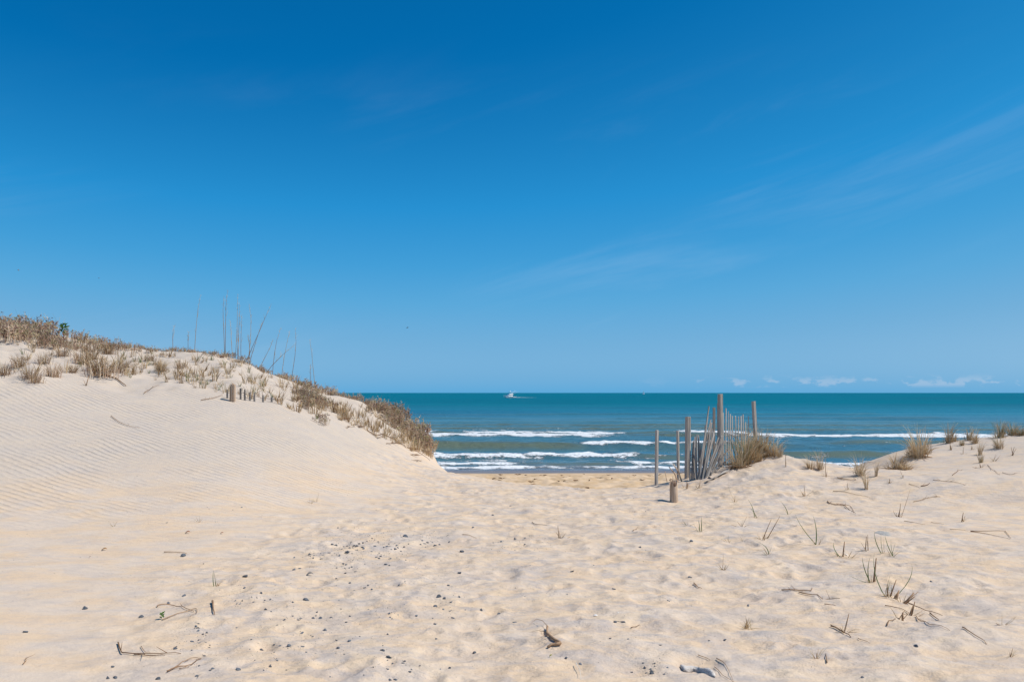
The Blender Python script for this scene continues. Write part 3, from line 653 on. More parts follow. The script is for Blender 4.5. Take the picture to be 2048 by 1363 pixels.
def inst(name, me, loc, sc_=1.0, rz=None, tilt=(0, 0)):
    o = new_obj(name, me); o.location = loc; o.rotation_euler = (tilt[0], tilt[1], rnd.uniform(0, 6.283) if rz is None else rz)
    o.scale = (sc_, sc_, sc_) if isinstance(sc_, (int, float)) else sc_
    return o
SCRUB = [scrub_meshes(100 + i, *a) for i, a in enumerate(((.42, 26, .26), (.36, 24, .30), (.48, 30, .24), (.30, 22, .26), (.40, 34, .32)))]
def scrub(loc, k, sc_, label, group):
    o = empty('dune_shrub', loc, label, 'shrub', group, rnd.uniform(0, 6.283)); o.scale = (sc_ * rnd.uniform(.9, 1.15), sc_ * rnd.uniform(.9, 1.15), sc_)
    for nm, me in zip(('twigs', 'leaves', 'grass_blades'), SCRUB[k]): new_obj(nm, me, o, kind='stuff')
    return o
SPRIG = [tuft_mesh('dune_sprig', 9 + i % 6, .20 + .025 * (i % 4), .6 + .12 * (i % 3), .04, .009, .28 + .14 * (i % 3), M_STRAW, .3, 200 + i) for i in range(7)]
SPRIG_G = [tuft_mesh('dune_sprig', 8, .17, .6, .02, .0075, .4, M_GREEN, .3, 240 + i) for i in range(3)]

# crest line of the high dune (photo column, photo row of the sand crest, distance)
CREST = [(-60, 652, 19.8), (0, 660, 20.0), (120, 676, 20.2), (250, 697, 20.5), (360, 703, 20.7), (460, 718, 21.0), (540, 742, 21.0), (620, 780, 21.0), (690, 795, 21.3), (740, 810, 21.5), (790, 838, 21.5), (825, 862, 21.6), (850, 888, 21.8)]
def crest(px): return np.interp(px, [c[0] for c in CREST], [c[2] for c in CREST])
def at_px(px, D): x = (px - 1024) / F * D; return Vector((x, D, gz(x, D)))
G1, G2, G3, G4 = 'shrubs crowning the high dune', 'shrubs along the falling dune ridge', 'shrubs on the nose of the dune', 'shrubs on the dune face below the ridge'
for k in range(46):                                   # thick crown at the dune top
    px_ = -50 + k * 6.2 + rnd.uniform(-4, 4); D = crest(px_) + rnd.uniform(-1.7, .5)
    if 96 < px_ < 112 and rnd.random() < .8: continue
    big = 1.2 if px_ < 92 else .72 - .0011 * max(0, px_ - 150)
    scrub(at_px(px_, D), rnd.randrange(5), big * rnd.uniform(.8, 1.15), 'dry brown twiggy shrub in the thicket crowning the high dune', G1)
for k in range(72):                                   # thin line along the falling ridge
    px_ = 232 + k * 7.6 + rnd.uniform(-4, 4); D = crest(px_) + rnd.uniform(-.7, .5)
    scrub(at_px(px_, D), rnd.randrange(5), rnd.uniform(.30, .55) * (1.35 if px_ > 560 else 1), 'low dry shrub on the falling ridge line of the high dune', G2)
for k in range(64):                                   # dense thicket at the seaward nose
    t = rnd.random(); px_ = 735 + 118 * t; D = 21.9 - rnd.random() * (1.2 + 1.6 * t) + .1
    scrub(at_px(px_, D), rnd.randrange(5), rnd.choice((.42, .55, .7, .85, 1.05)) * (.72 + .38 * t), 'dense mauve brown shrub in the thicket at the seaward nose of the dune', G3)
for k in range(9):
    px_ = 853 + rnd.uniform(-6, 5); D = 20.3 + rnd.random() * 1.5
    scrub(at_px(px_, D), rnd.randrange(5), rnd.uniform(.55, .8), 'dense mauve brown shrub in the thicket at the seaward nose of the dune', G3)
for k in range(26):                                   # patch on the face, below the ridge
    px_ = rnd.gauss(622, 22); py_ = rnd.gauss(800, 12) + (px_ - 622) * .35
    scrub(on_ground(px_, py_), rnd.randrange(5), rnd.uniform(.38, .62), 'brown shrub in the patch on the dune face beyond the buried pickets', G4)
# scattered grass sprigs on the upper face
cnt = 0
while cnt < 290:
    px_ = rnd.choice((rnd.uniform(-20, 850), rnd.uniform(240, 640))); top = np.interp(px_, [c[0] for c in CREST], [c[1] for c in CREST])
    low = np.interp(px_, [-20, 0, 230, 330, 460, 560, 700, 850], [750, 752, 752, 765, 790, 812, 862, 912]); t = rnd.random()
    py_ = top + 8 + (low - top - 8) * t
    if py_ > low: continue
    p = on_ground(px_, py_, 12.0, 23.5); g = rnd.random() < .15
    o = inst('dune_sprig', rnd.choice(SPRIG_G if g else SPRIG), p, rnd.choice((.55, .75, .95, 1.2, 1.5)) * rnd.uniform(.9, 1.1))
    tag(o, 'small green grass sprig on the upper face of the high dune' if g else 'small dry grass sprig on the upper face of the high dune', 'grass', 'green sprigs on the high dune' if g else 'dry sprigs on the high dune'); cnt += 1
# larger dead clumps with exposed roots
CLUMP = [tuft_mesh('blades', 75, .46, .75, .15, .010, .26, M_STRAW, .35, 300 + i) for i in range(3)]
def root_mesh(seed, n, L_, r0, mat=None):
    r_ = random.Random(seed); m = MB()
    for k in range(n):
        an = r_.uniform(0, 6.283); p = Vector((0, 0, .03)); pts = [p]; d = Vector((math.cos(an), math.sin(an), -.1))
        for j in range(4):
            d = (d + Vector((r_.uniform(-.4, .4), r_.uniform(-.4, .4), r_.uniform(-.12, .1)))).normalized(); p = p + d * L_ * r_.uniform(.15, .3); pts.append(Vector((p.x, p.y, max(p.z, .004))))
        m.tube(pts, [r0, r0 * .8, r0 * .6, r0 * .45, r0 * .2], 5, r_.uniform(.2, .8))
    return m.mesh('roots', mat or M_ROOT, True)
ROOTS = [root_mesh(320 + i, 9, .30, .010) for i in range(3)]
def clump(px_, py_, sc_, label, name='grass_clump', blades=None, roots=True, cat='grass', group=None, tilt=(0, 0), zs=1.0):
    p = on_ground(px_, py_); o = empty(name, p, label, cat, group, rnd.uniform(0, 6.28)); sc_ *= 1.15; o.scale = (sc_, sc_, sc_ * zs); o.rotation_euler[0] = tilt[0]; o.rotation_euler[1] = tilt[1]
    new_obj('blades', blades or rnd.choice(CLUMP), o, kind='stuff'); new_obj('twigs', rnd.choice(SCRUB)[0], o, kind='stuff')
    if roots: new_obj('roots', rnd.choice(ROOTS), o)
    return o
for px_, py_, s_, lab in ((205, 752, 1.0, 'largest dead grass clump with bare roots on the high dune'), (165, 728, .85, 'dead grass clump just above the largest clump on the dune'), (182, 718, .75, 'dead grass clump higher up among the bare roots'),
                          (105, 753, .62, 'dark dead grass clump beside a hollow on the dune'), (62, 757, .62, 'greenish brown grass clump at the lower edge of the dune plants'), (70, 765, .5, 'small clump at the very lower edge of dune plants'),
                          (88, 727, .55, 'leaning dead clump below the crowning thicket'), (8, 750, .6, 'pale upright grass clump at the edge of dune plants'), (145, 745, .5, 'thin dead clump between two larger clumps'), (232, 745, .55, 'spiky clump beside the largest dead clump'),
                          (40, 735, .6, 'brown clump just under the crowning thicket'), (125, 712, .6, 'dead clump close beneath the green plant'), (215, 708, .7, 'tall dead clump behind the largest clump'), (250, 735, .45, 'thin clump next to the spiky clump'), (300, 722, .45, 'greyish clump on the middle of the upper face'), (190, 742, .8, 'dark tangled clump touching the largest clump'), (322, 742, .55, 'loose dead clump above the buried pickets'), (362, 736, .45, 'small straw clump on the open upper face')):
    clump(px_, py_, s_, lab)
# sea oat stalks on the ridge: foot and tip in the photo
OATS = [(388, 398, 588), (449, 444, 590), (450, 452, 578), (470, 474, 586), (474, 480, 606), (482, 485, 630), (495, 501, 607), (490, 541, 606), (497, 525, 640), (517, 548, 678), (529, 588, 688), (545, 559, 654), (563, 581, 660), (581, 594, 656), (621, 621, 726), (632, 622, 678), (346, 347, 650), (376, 376, 664), (466, 463, 640), (478, 476, 655), (499, 497, 668)]
for k, (bx, tx, ty) in enumerate(OATS):
    D = float(crest(bx)) + rnd.uniform(-.3, .25); b = at_px(bx, D); t = Vector(at_depth(tx, ty, D + rnd.uniform(-.2, .2))) - b; L_ = t.length
    o = empty('sea_oat', b, 'tall bare sea oat stalk rising from the ridge of the high dune', 'sea oat', 'sea oat stalks on the ridge')
    m = MB(); bow = vox(rnd.uniform(-.03, .03), 0, 0) * L_; nod = vox(rnd.choice((-1, 1)) * rnd.uniform(.02, .07), 0, -.02) * L_; pts = [t * q + bow * 4 * q * (1 - q) + nod * max(0, q - .6) ** 2 * 3 + vox(0, 0, -.05 if q == 0 else 0) for q in (0, .25, .5, .75, 1)]
    m.tube(pts, [.0065, .006, .005, .0035, .0018], 5, .5); m.obj('stem', M_ROOT if k % 3 else M_STRAW, o, True)
    m = MB()
    for j in range(3): q = pts[1].lerp(pts[3], rnd.random()); m.blade(q, q + vox(rnd.uniform(-.06, .06), rnd.uniform(-.05, .05), rnd.uniform(.08, .25)), (0.01, 0, 0), .008, .6, 3)
    for j in range(14): q = pts[3].lerp(pts[4], rnd.random()); m.blade(q, q + vox(rnd.uniform(-.05, .06), rnd.uniform(-.03, .03), rnd.uniform(-.03, .08)), (0, 0, 0), .006, .85, 2)
    m.obj('seed_head', M_STRAW, o)['kind'] = 'stuff'
# straw, roots and bare stems hanging along the lower edge of the thicket
for k in range(120):
    t = rnd.random(); px_ = 625 + 238 * t; py_ = np.interp(px_, [640, 700, 760, 820, 865], [818, 846, 874, 898, 922]) - abs(rnd.gauss(0, 17))
    p = on_ground(px_, py_, 12, 22.5); o = inst('straw_tuft', rnd.choice(SPRIG), p, rnd.uniform(.7, 1.6)); tag(o, 'straggling straw tuft under the thicket on the dune flank', 'grass', 'straw tufts under the thicket')
for k in range(16):
    px_ = rnd.uniform(650, 850); py_ = np.interp(px_, [640, 700, 760, 820, 865], [822, 850, 880, 902, 925]) + rnd.gauss(0, 7); p = on_ground(px_, py_, 12, 22.5)
    o = inst('bare_root', rnd.choice(ROOTS), p, rnd.uniform(.45, .85)); tag(o, 'bare spreading root under the thicket on the dune flank', 'root', 'roots under the thicket')
# one live green shrublet on the crest
p = at_px(125, 20.1); o = empty('green_plant', p + vox(0, 0, .0), 'small leafy bright green plant on the crest of the high dune', 'plant'); m = MB(); m.tube([(0, 0, -.05), (.01, 0, .16), (.0, 0, .30)], [.008, .006, .004], 5, .4); m.obj('stem', M_ROOT, o)
m = MB()
for k in range(26):
    an = rnd.uniform(0, 6.28); h_ = rnd.uniform(.12, .34); rr = rnd.uniform(.02, .13); q = vox(math.cos(an) * rr * .3, math.sin(an) * rr * .3, h_); m.blade(q, q + vox(math.cos(an) * rr, math.sin(an) * rr, rnd.uniform(-.01, .07)), (0, 0, .012), .045, rnd.random(), 4)
m.obj('leaves', M_LEAF, o)
# ------------------------------------------------------------------ grass on the low dune
TUS = [tuft_mesh('blades', 64, .50, .62 + .12 * (i % 3), .075, .0095, .42 + .1 * (i % 3), M_STRAW, .45, 400 + i, (.14 - .12 * (i % 3), 0)) for i in range(6)]
TUS_G = [tuft_mesh('green_blades', 26, .50, .45, .10, .007, .35, M_GREEN, .3, 410 + i, (-.05, 0)) for i in range(2)]
THATCH = [tuft_mesh('thatch', 44, .26, .97, .14, .010, .30, M_STRAW, .5, 420 + i) for i in range(2)]
def tussock(px_, py_, hpx, label, wide=1.0, green=False, thatch=True, roots=False, group=None):
    p = on_ground(px_, py_); sc_ = 1.38 * hpx * p.y / F / .46; o = empty('grass_tussock', p, label, 'grass', group, rnd.uniform(-.5, .5)); o.scale = (sc_ * wide, sc_ * wide, sc_)
    new_obj('blades', rnd.choice(TUS), o, kind='stuff')
    if green: new_obj('green_blades', rnd.choice(TUS_G), o, kind='stuff')
    if thatch: new_obj('thatch', rnd.choice(THATCH), o, kind='stuff')
    if roots: new_obj('roots', rnd.choice(ROOTS), o)
    return o
tussock(1488, 930, 58, 'tall tangled tussock growing through the fence', .95, True, True, True)
tussock(1500, 922, 46, 'golden tussock between fence pickets and last post', 1.1, True)
tussock(1526, 914, 46, 'green and straw tussock just past the last fence post', 1.0, True)
tussock(1546, 912, 34, 'low reddish tussock at the end of the fence mound', 1.25)
tussock(1513, 924, 30, 'matted brown tussock with bare roots on the fence mound', 1.3, False, True, True)
tussock(1560, 914, 22, 'thin pale tuft on the brow beyond the fence', 1.0, False, False)
tussock(1476, 936, 40, 'grey matted tussock tangled in fallen slats', 1.0, False, True, True)
for a_ in ((1838, 915, 50, 'biggest straw tussock on the low dune', .85, False, True, True), (1850, 908, 40, 'leaning tussock right behind the biggest one', .7), (1826, 913, 28, 'bent brown tussock in front of the biggest one', 1.1), (1792, 938, 26, 'collapsed root mat tussock at the foot of the low dune', 1.7, False, True, True),
           (1812, 939, 14, 'flattened thatch beside the collapsed tussock', 2.2, False, True, True), (1897, 886, 32, 'windswept tussock on the brow of the low dune', .7), (1908, 883, 20, 'small tussock hugging the windswept one', .8), (1938, 880, 20, 'short reddish tussock on the brow', 1.0), (1949, 887, 26, 'pointed straw tussock on the upper low dune', .7),
           (1998, 897, 28, 'dark tussock with a broad shadow near the top', .8), (2000, 875, 28, 'pale tussock on the skyline of the low dune', .9, True), (2026, 870, 20, 'green spreading tussock on the skyline', 1.5, True), (2042, 871, 16, 'low green tuft beside the spreading skyline tussock', 1.3, True),
           (1720, 951, 34, 'spiky dead tussock in the dip of the sand', .75), (1733, 978, 38, 'narrow upright dead tussock below the dip', .45, False, False), (1640, 938, 30, 'wispy dead tussock on the sand brow', .6), (1620, 937, 24, 'curled dead tuft on the sand brow', .9, False, True), (1752, 952, 24, 'forked dead tuft beside the dip', .5, False, False),
           (1924, 891, 14, 'small yellow green tuft on the low dune', .8, True), (1960, 910, 22, 'ragged stub tuft halfway up the low dune', .7, False, False), (1962, 925, 16, 'greenish spiky tuft with a long shadow', .9, True, False)):
    tussock(*a_)
# single sprigs whose leaves can be told apart: (foot, [(tip dx, tip dy, bow, width m, kind)])
def sprig(px_, py_, blades, label, name='grass_sprig', cat='grass'):
    p = on_ground(px_, py_); D = p.y; s_ = D / F; o = empty(name, p, label, cat)
    for dx, dy, bow, wd, kind in blades:
        m = MB(); x0 = rnd.uniform(-.02, .02) + .12 * dx * s_ * (kind == 'd'); d0 = vox(x0, rnd.uniform(-.02, .02), -.015)
        tip = vox(dx * s_, rnd.uniform(-.25, .25) * abs(dy) * s_, max(.012, -dy * s_))
        side = vox(1, .25, 0)
        if kind == 'd': m.tube([d0, d0.lerp(tip, .5) + vox(bow * s_, 0, 0), tip], [wd * .30, wd * .28, wd * .16], 6, rnd.uniform(.5, 1.0)); m.obj('stalk', M_ROOT, o, True)
        else: m.blade(d0, tip, vox(bow * s_, 0, abs(bow) * .2 * s_), wd, rnd.uniform(.35, .7), 6, side=side); m.obj('blade', M_GREEN if kind == 'g' else M_STRAW, o)
    m = MB()
    for k in range(rnd.randint(4, 7)):                      # fine dry leaf bases and litter round the foot
        an = rnd.uniform(0, 6.28); L_ = rnd.uniform(.03, .11); q = vox(math.cos(an) * .012, math.sin(an) * .012, -.008); m.blade(q, q + vox(math.cos(an) * L_, math.sin(an) * L_ * .7, rnd.uniform(.004, .09)), (0, 0, .012), rnd.uniform(.003, .006), rnd.uniform(.4, .9), 4)
    m.obj('leaf_litter', M_STRAW, o)['kind'] = 'stuff'
    return o
W1, W2 = .0115, .013
for a_ in ((1634, 1089, [(-38, -60, -6, W1, 'g'), (-6, -58, 4, W1 * 1.2, 'g'), (-12, -14, 0, W1, 's'), (8, -14, 0, W1, 's'), (14, -18, 3, .004, 's')], 'green sprig with two long arching blades on open sand'),
           (1511, 1036, [(-14, -38, 4, W1, 'g'), (-14, -22, 3, W1, 'g'), (-18, -4, 0, W1, 's')], 'small green sprig with one arching blade near lying stalks'),
           (1577, 1029, [(-20, -30, 4, W1, 'g'), (-8, -10, 0, W1, 's')], 'thin green curved blade above the grass stubs'),
           (1400, 1063, [(-4, -25, 2, W1, 'g'), (3, -32, 1, W1, 'g'), (-14, -18, 0, .005, 'g'), (8, -12, 0, .005, 's'), (20, -3, 0, .005, 's')], 'short green sprig beyond the pebbles'),
           (1376, 1052, [(-14, -16, 0, .005, 'g'), (-20, -12, 0, .004, 's')], 'two faint green blades leaning beside the short green sprig'),
           (1524, 1080, [(20, -40, 0, W2, 'd'), (6, -16, 0, .01, 'd'), (-10, -13, -2, .006, 's'), (4, -14, 0, .006, 's')], 'dead brown stalk stub leaning with its leaves'),
           (1532, 1078, [(28, -44, 0, W2, 'd'), (3, -4, 0, .02, 'd')], 'single dead stalk stub leaning over the sand'),
           (1537, 1108, [(-30, -28, 10, W1, 'g'), (-14, -7, 0, .007, 'g'), (-22, -3, 0, .006, 'g'), (1, -16, 0, .005, 's')], 'low sprig with curved yellow green blades'),
           (1680, 1114, [(12, -28, 0, .022, 'd'), (-10, -28, -6, W1, 'g'), (-4, -4, 0, .014, 'd')], 'thick dead stub with one thin green blade'),
           (1695, 1116, [(24, -14, 0, .012, 's'), (16, -2, 0, .02, 's'), (8, -16, 0, .007, 's'), (10, 4, 0, .016, 'g'), (32, 4, 0, .006, 's'), (-8, -4, 0, .012, 's')], 'fan of flattened yellowish leaves beside the thick stub'),
           (1735, 1100, [(-4, -28, 0, .016, 'd'), (3, -30, 0, .012, 'd'), (1, -18, 0, .012, 'd'), (-30, -11, 0, .007, 's'), (-13, -15, 0, .007, 'd')], 'three upright dead stubs with a lying leaf'),
           (1764, 1107, [(-16, -46, -4, W1, 'g'), (-4, -42, -2, .006, 'g'), (2, -36, 0, .005, 's'), (6, -8, 0, .004, 's')], 'green sprig of thin blades behind the oval stone patch'),
           (1784, 1114, [(-12, -44, -3, W1, 'g'), (2, -34, -2, .006, 'g'), (8, -28, 0, .006, 'g'), (14, -16, 2, .005, 's')], 'green sprig with four thin spreading blades'),
           (1742, 1163, [(-18, -52, -4, W1, 'g'), (-5, -52, -4, W1, 'g'), (-44, -14, -6, .009, 'g'), (-12, -9, 0, .006, 's'), (-10, -2, 0, .008, 's')], 'green sprig leaning from a dead stub'),
           (1745, 1163, [(11, -45, 0, .024, 'd'), (4, -10, 0, .01, 'd'), (6, 1, 0, .008, 'd')], 'tall thick dead stub beside the leaning green sprig'),
           (1774, 1196, [(-14, -84, -10, .010, 'g'), (6, -34, 0, .010, 'g'), (20, -33, 0, .018, 'd'), (2, -24, 0, .02, 'd'), (-8, -8, 0, .008, 'd'), (8, -48, 0, .005, 'g')], 'tall green sprig with a very long blade and dead base'),
           (1786, 1192, [(44, -62, 14, .010, 'g'), (-3, -30, 0, .006, 'g')], 'long blade of green grass bowing away from the tall sprig'),
           (1790, 1198, [(10, -16, 0, .03, 'd'), (7, -13, 0, .02, 'd')], 'split brown stub at the foot of the tall sprig'),
           (1803, 1205, [(32, -22, 0, .012, 'd'), (24, -20, 0, .028, 'd'), (26, -12, 0, .016, 'd'), (30, -20, 6, .006, 's'), (20, -30, 12, .004, 's'), (22, -12, 0, .014, 'd')], 'fan of broken brown stalks beside the tall sprig'),
           (1798, 1238, [(7, -14, 0, .026, 'd'), (10, -18, 0, .01, 'd'), (-20, -2, 0, .008, 's'), (20, -14, 0, .008, 'd'), (-3, -3, 0, .02, 'd')], 'dark stub among scattered dead stalks'),
           (1820, 1230, [(11, -26, 0, .02, 'd'), (8, -17, 0, .016, 'd'), (-14, 8, 0, .008, 'd'), (24, -8, 0, .007, 'd'), (30, 10, 0, .007, 'd')], 'forked dead stub with root runners'),
           (1688, 1265, [(11, -36, 0, .016, 'd'), (-4, -22, 0, .006, 's'), (3, -6, 0, .014, 'd'), (-6, -3, 0, .01, 's')], 'lone dead stub with a dark lying stick below'),
           (1495, 1258, [(-10, -20, 0, .009, 's'), (-4, -28, 0, .008, 's'), (3, -26, 0, .009, 's'), (8, -22, 0, .009, 's'), (12, -14, 0, .008, 's'), (-16, -8, 0, .008, 's'), (14, -5, 0, .008, 's'), (0, -16, 0, .014, 'd'), (6, -18, 0, .007, 's'), (-7, -12, 0, .008, 's')], 'small straw tuft alone on smooth sand'),
           (1447, 1140, [(0, -30, 0, .006, 'd'), (-16, -10, 0, .008, 's'), (10, -6, 0, .012, 's'), (-8, -6, 0, .014, 's'), (14, -2, 0, .008, 's'), (-12, -15, 0, .006, 's'), (6, -12, 0, .012, 's'), (3, 14, 0, .006, 'd')], 'dry crumpled root tuft on the open sand'),
           (1122, 1076, [(-6, -24, 0, .014, 'd'), (-10, -12, 0, .01, 'd'), (-4, -14, 0, .012, 'd'), (18, 2, 0, .012, 'd'), (8, -8, 0, .007, 's'), (-22, -6, 0, .006, 's')], 'dry splayed grass root in the middle of the path'),
           (1610, 992, [(-2, -22, 0, .014, 'd'), (-10, -16, 0, .008, 's'), (-24, 2, 0, .008, 's'), (14, 8, 0, .008, 'd'), (22, -14, 0, .006, 's'), (-6, -6, 0, .02, 'd'), (8, 4, 0, .012, 'd')], 'dead tuft with spread roots on the sand below the fence mound'),
           (1694, 980, [(0, -14, 0, .014, 'd'), (-20, -2, 0, .008, 's'), (12, 3, 0, .008, 's'), (4, -9, 0, .01, 's')], 'dead rooty tuft near the narrow upright tussock'),
           (1797, 1033, [(24, -52, 0, .008, 'd'), (6, -26, 0, .016, 'd'), (-10, -14, -3, .012, 's'), (3, -14, 0, .022, 'd'), (-4, -8, 0, .01, 'd')], 'dead stub with one tall straight leaning stem'),
           (1923, 1043, [(6, -18, 0, .018, 'd'), (9, -12, 0, .012, 'd'), (2, -9, 0, .016, 'd')], 'short three pronged stub alone on smooth sand'),
           (1651, 953, [(0, -38, 0, .016, 'd'), (4, -10, 0, .02, 'd'), (-8, -3, 0, .01, 'd')], 'single upright dead stalk by the sand brow'),
           (1572, 934, [(-1, -26, 0, .020, 'd'), (1, -10, 0, .02, 'd')], 'brown pointed stub on the fence mound'),
           (1779, 966, [(0, -9, 0, .022, 'd'), (1, -7, 0, .02, 'd')], 'tiny brown peg standing in the sand'),
           (1806, 956, [(-6, -16, 0, .01, 'd'), (1, -6, 0, .012, 'd')], 'thin leaning peg of dead stem near the root mat'),
           (1902, 900, [(-2, -15, 0, .026, 'd'), (0, -8, 0, .024, 'd')], 'short thick stub on the low dune slope'),
           (1927, 908, [(-1, -15, 0, .016, 'd'), (-6, 0, 0, .01, 'd')], 'thin short stub under the yellow green tuft'),
           (1945, 899, [(-1, -8, 0, .022, 'd'), (1, -6, 0, .016, 'd')], 'squat stub high on the low dune'),
           (2024, 911, [(0, -17, 0, .018, 'd'), (3, -18, 0, .016, 'd'), (10, -14, 0, .016, 'd'), (5, -8, 0, .014, 'd')], 'row of dark stubs standing together on the low dune'),
           (1988, 922, [(4, -14, 0, .01, 'd'), (9, -6, 0, .012, 'd'), (14, -12, 0, .014, 'd'), (-3, -4, 0, .01, 'd'), (6, -16, 0, .008, 's')], 'row of low curved stubs on the low dune face'),
           (1960, 935, [(-14, 12, 0, .012, 'd'), (-10, 18, 0, .01, 'd'), (0, -8, 0, .026, 'd'), (26, 14, 0, .008, 'd'), (14, -8, 0, .008, 'd'), (-4, 14, 0, .008, 'd')], 'exposed spreading root on the low dune face'),
           (1370, 975, [(3, -13, 0, .018, 'd'), (-7, -6, 0, .01, 'd')], 'forked root stub close to the splintered stump'),
           (1397, 976, [(4, -20, 0, .014, 'd'), (-6, -8, 0, .012, 's'), (9, -4, 0, .012, 's'), (-12, 0, 0, .01, 's'), (2, -8, 0, .016, 's')], 'small dead tuft of roots under the fence'),
           (1470, 1004, [(-10, -44, -5, .005, 's'), (0, -12, 0, .016, 'd'), (-34, 0, 0, .008, 's'), (-22, -4, 0, .01, 's'), (-26, -8, 0, .008, 's')], 'flattened dry tuft with one thin bent stem'),
           (430, 1172, [(-5, -32, -2, .007, 'g'), (-1, -28, 0, .006, 'g'), (5, -6, 0, .01, 'd'), (9, 2, 0, .01, 'd'), (-18, -1, 0, .003, 's')], 'tiny green sprout at the edge of the pebbles'),
           (632, 1004, [(6, -24, 0, .004, 's'), (2, -14, 0, .004, 's')], 'pair of straw thin stems at the foot of the dune'), (622, 1006, [(-3, -14, 0, .004, 's'), (3, -8, 0, .004, 's')], 'two very short straw stems at the foot of the dune'),
           (396, 1044, [(4, -14, 0, .004, 's'), (-3, -12, 0, .004, 's')], 'two faint stems on the lower rippled sand'), (228, 1052, [(6, -11, 0, .004, 's'), (-2, -9, 0, .004, 's')], 'faint stem pair low on the ripples'),
           (2006, 1250, [(26, -18, 8, .008, 's'), (-14, -2, 0, .012, 'd'), (2, -24, 0, .004, 's'), (-4, 8, 0, .004, 's')], 'dry bent sprig with one curling stem on bare sand'),
           (1632, 1316, [(2, -10, 0, .014, 'd'), (-6, -8, 0, .01, 'd'), (-8, -26, 0, .003, 's'), (10, 3, 0, .006, 's')], 'small dead stub beside a bent twig'),
           (2018, 1312, [(7, -17, 0, .008, 'd'), (3, -8, 0, .01, 'd')], 'short brown peg leaning on bare sand'),
           (1456, 1085, [(-4, -14, 0, .005, 's'), (3, -4, 0, .005, 's')], 'thin short straw on the sand by the low sprig'), (1486, 1082, [(14, -6, 0, .01, 's'), (-10, -5, 0, .01, 's'), (6, -2, 0, .008, 's')], 'little dry leaf fan lying on sand'),
           (1485, 1053, [(-22, -4, 0, .01, 'd'), (10, -20, 0, .006, 'd'), (-10, -10, 0, .008, 'd'), (6, 4, 0, .01, 'd')], 'bent dead tuft near the arching green sprig')):
    sprig(*a_)
# stalks and sticks lying on the sand, traced as ground points
def lying(pts, r_, label, mat=None, name='dead_stalk', cat='stalk', lift=.006, side_twigs=0):
    P_ = [on_ground(x, y) for x, y in pts]; o_ = P_[0].copy(); m = MB(); Q = []
    for i_, (a, b) in enumerate(zip(P_, P_[1:])):
        z0, z1 = P_[max(i_ - 1, 0)], P_[min(i_ + 2, len(P_) - 1)]
        for t in (0, .25, .5, .75):
            q = .5 * ((2 * a) + (b - z0) * t + (2 * z0 - 5 * a + 4 * b - z1) * t * t + (3 * a - z0 - 3 * b + z1) * t ** 3)
            q = q + vox(1, 1, 0) * (rnd.uniform(-.12, .12) * r_ if len(Q) else 0); Q.append(vox(q.x, q.y, gz(q.x, q.y) + r_ * .6 + lift) - o_)
    Q.append(vox(P_[-1].x, P_[-1].y, P_[-1].z + r_ * .4) - o_); n = len(Q)
    r_ *= .75; m.tube(Q, [r_ * (1 - .65 * i / (n - 1)) for i in range(n)], 5, rnd.uniform(.35, .75))
    for k in range(side_twigs):
        q = Q[rnd.randrange(1, n)]; m.tube([q, q + vox(rnd.uniform(-.07, .07), rnd.uniform(-.1, .1), rnd.uniform(.005, .05))], [r_ * .5, r_ * .2], 4, .5)
    o = m.obj(name, mat or M_ROOT, None, True); o.location = o_; return tag(o, label, cat)
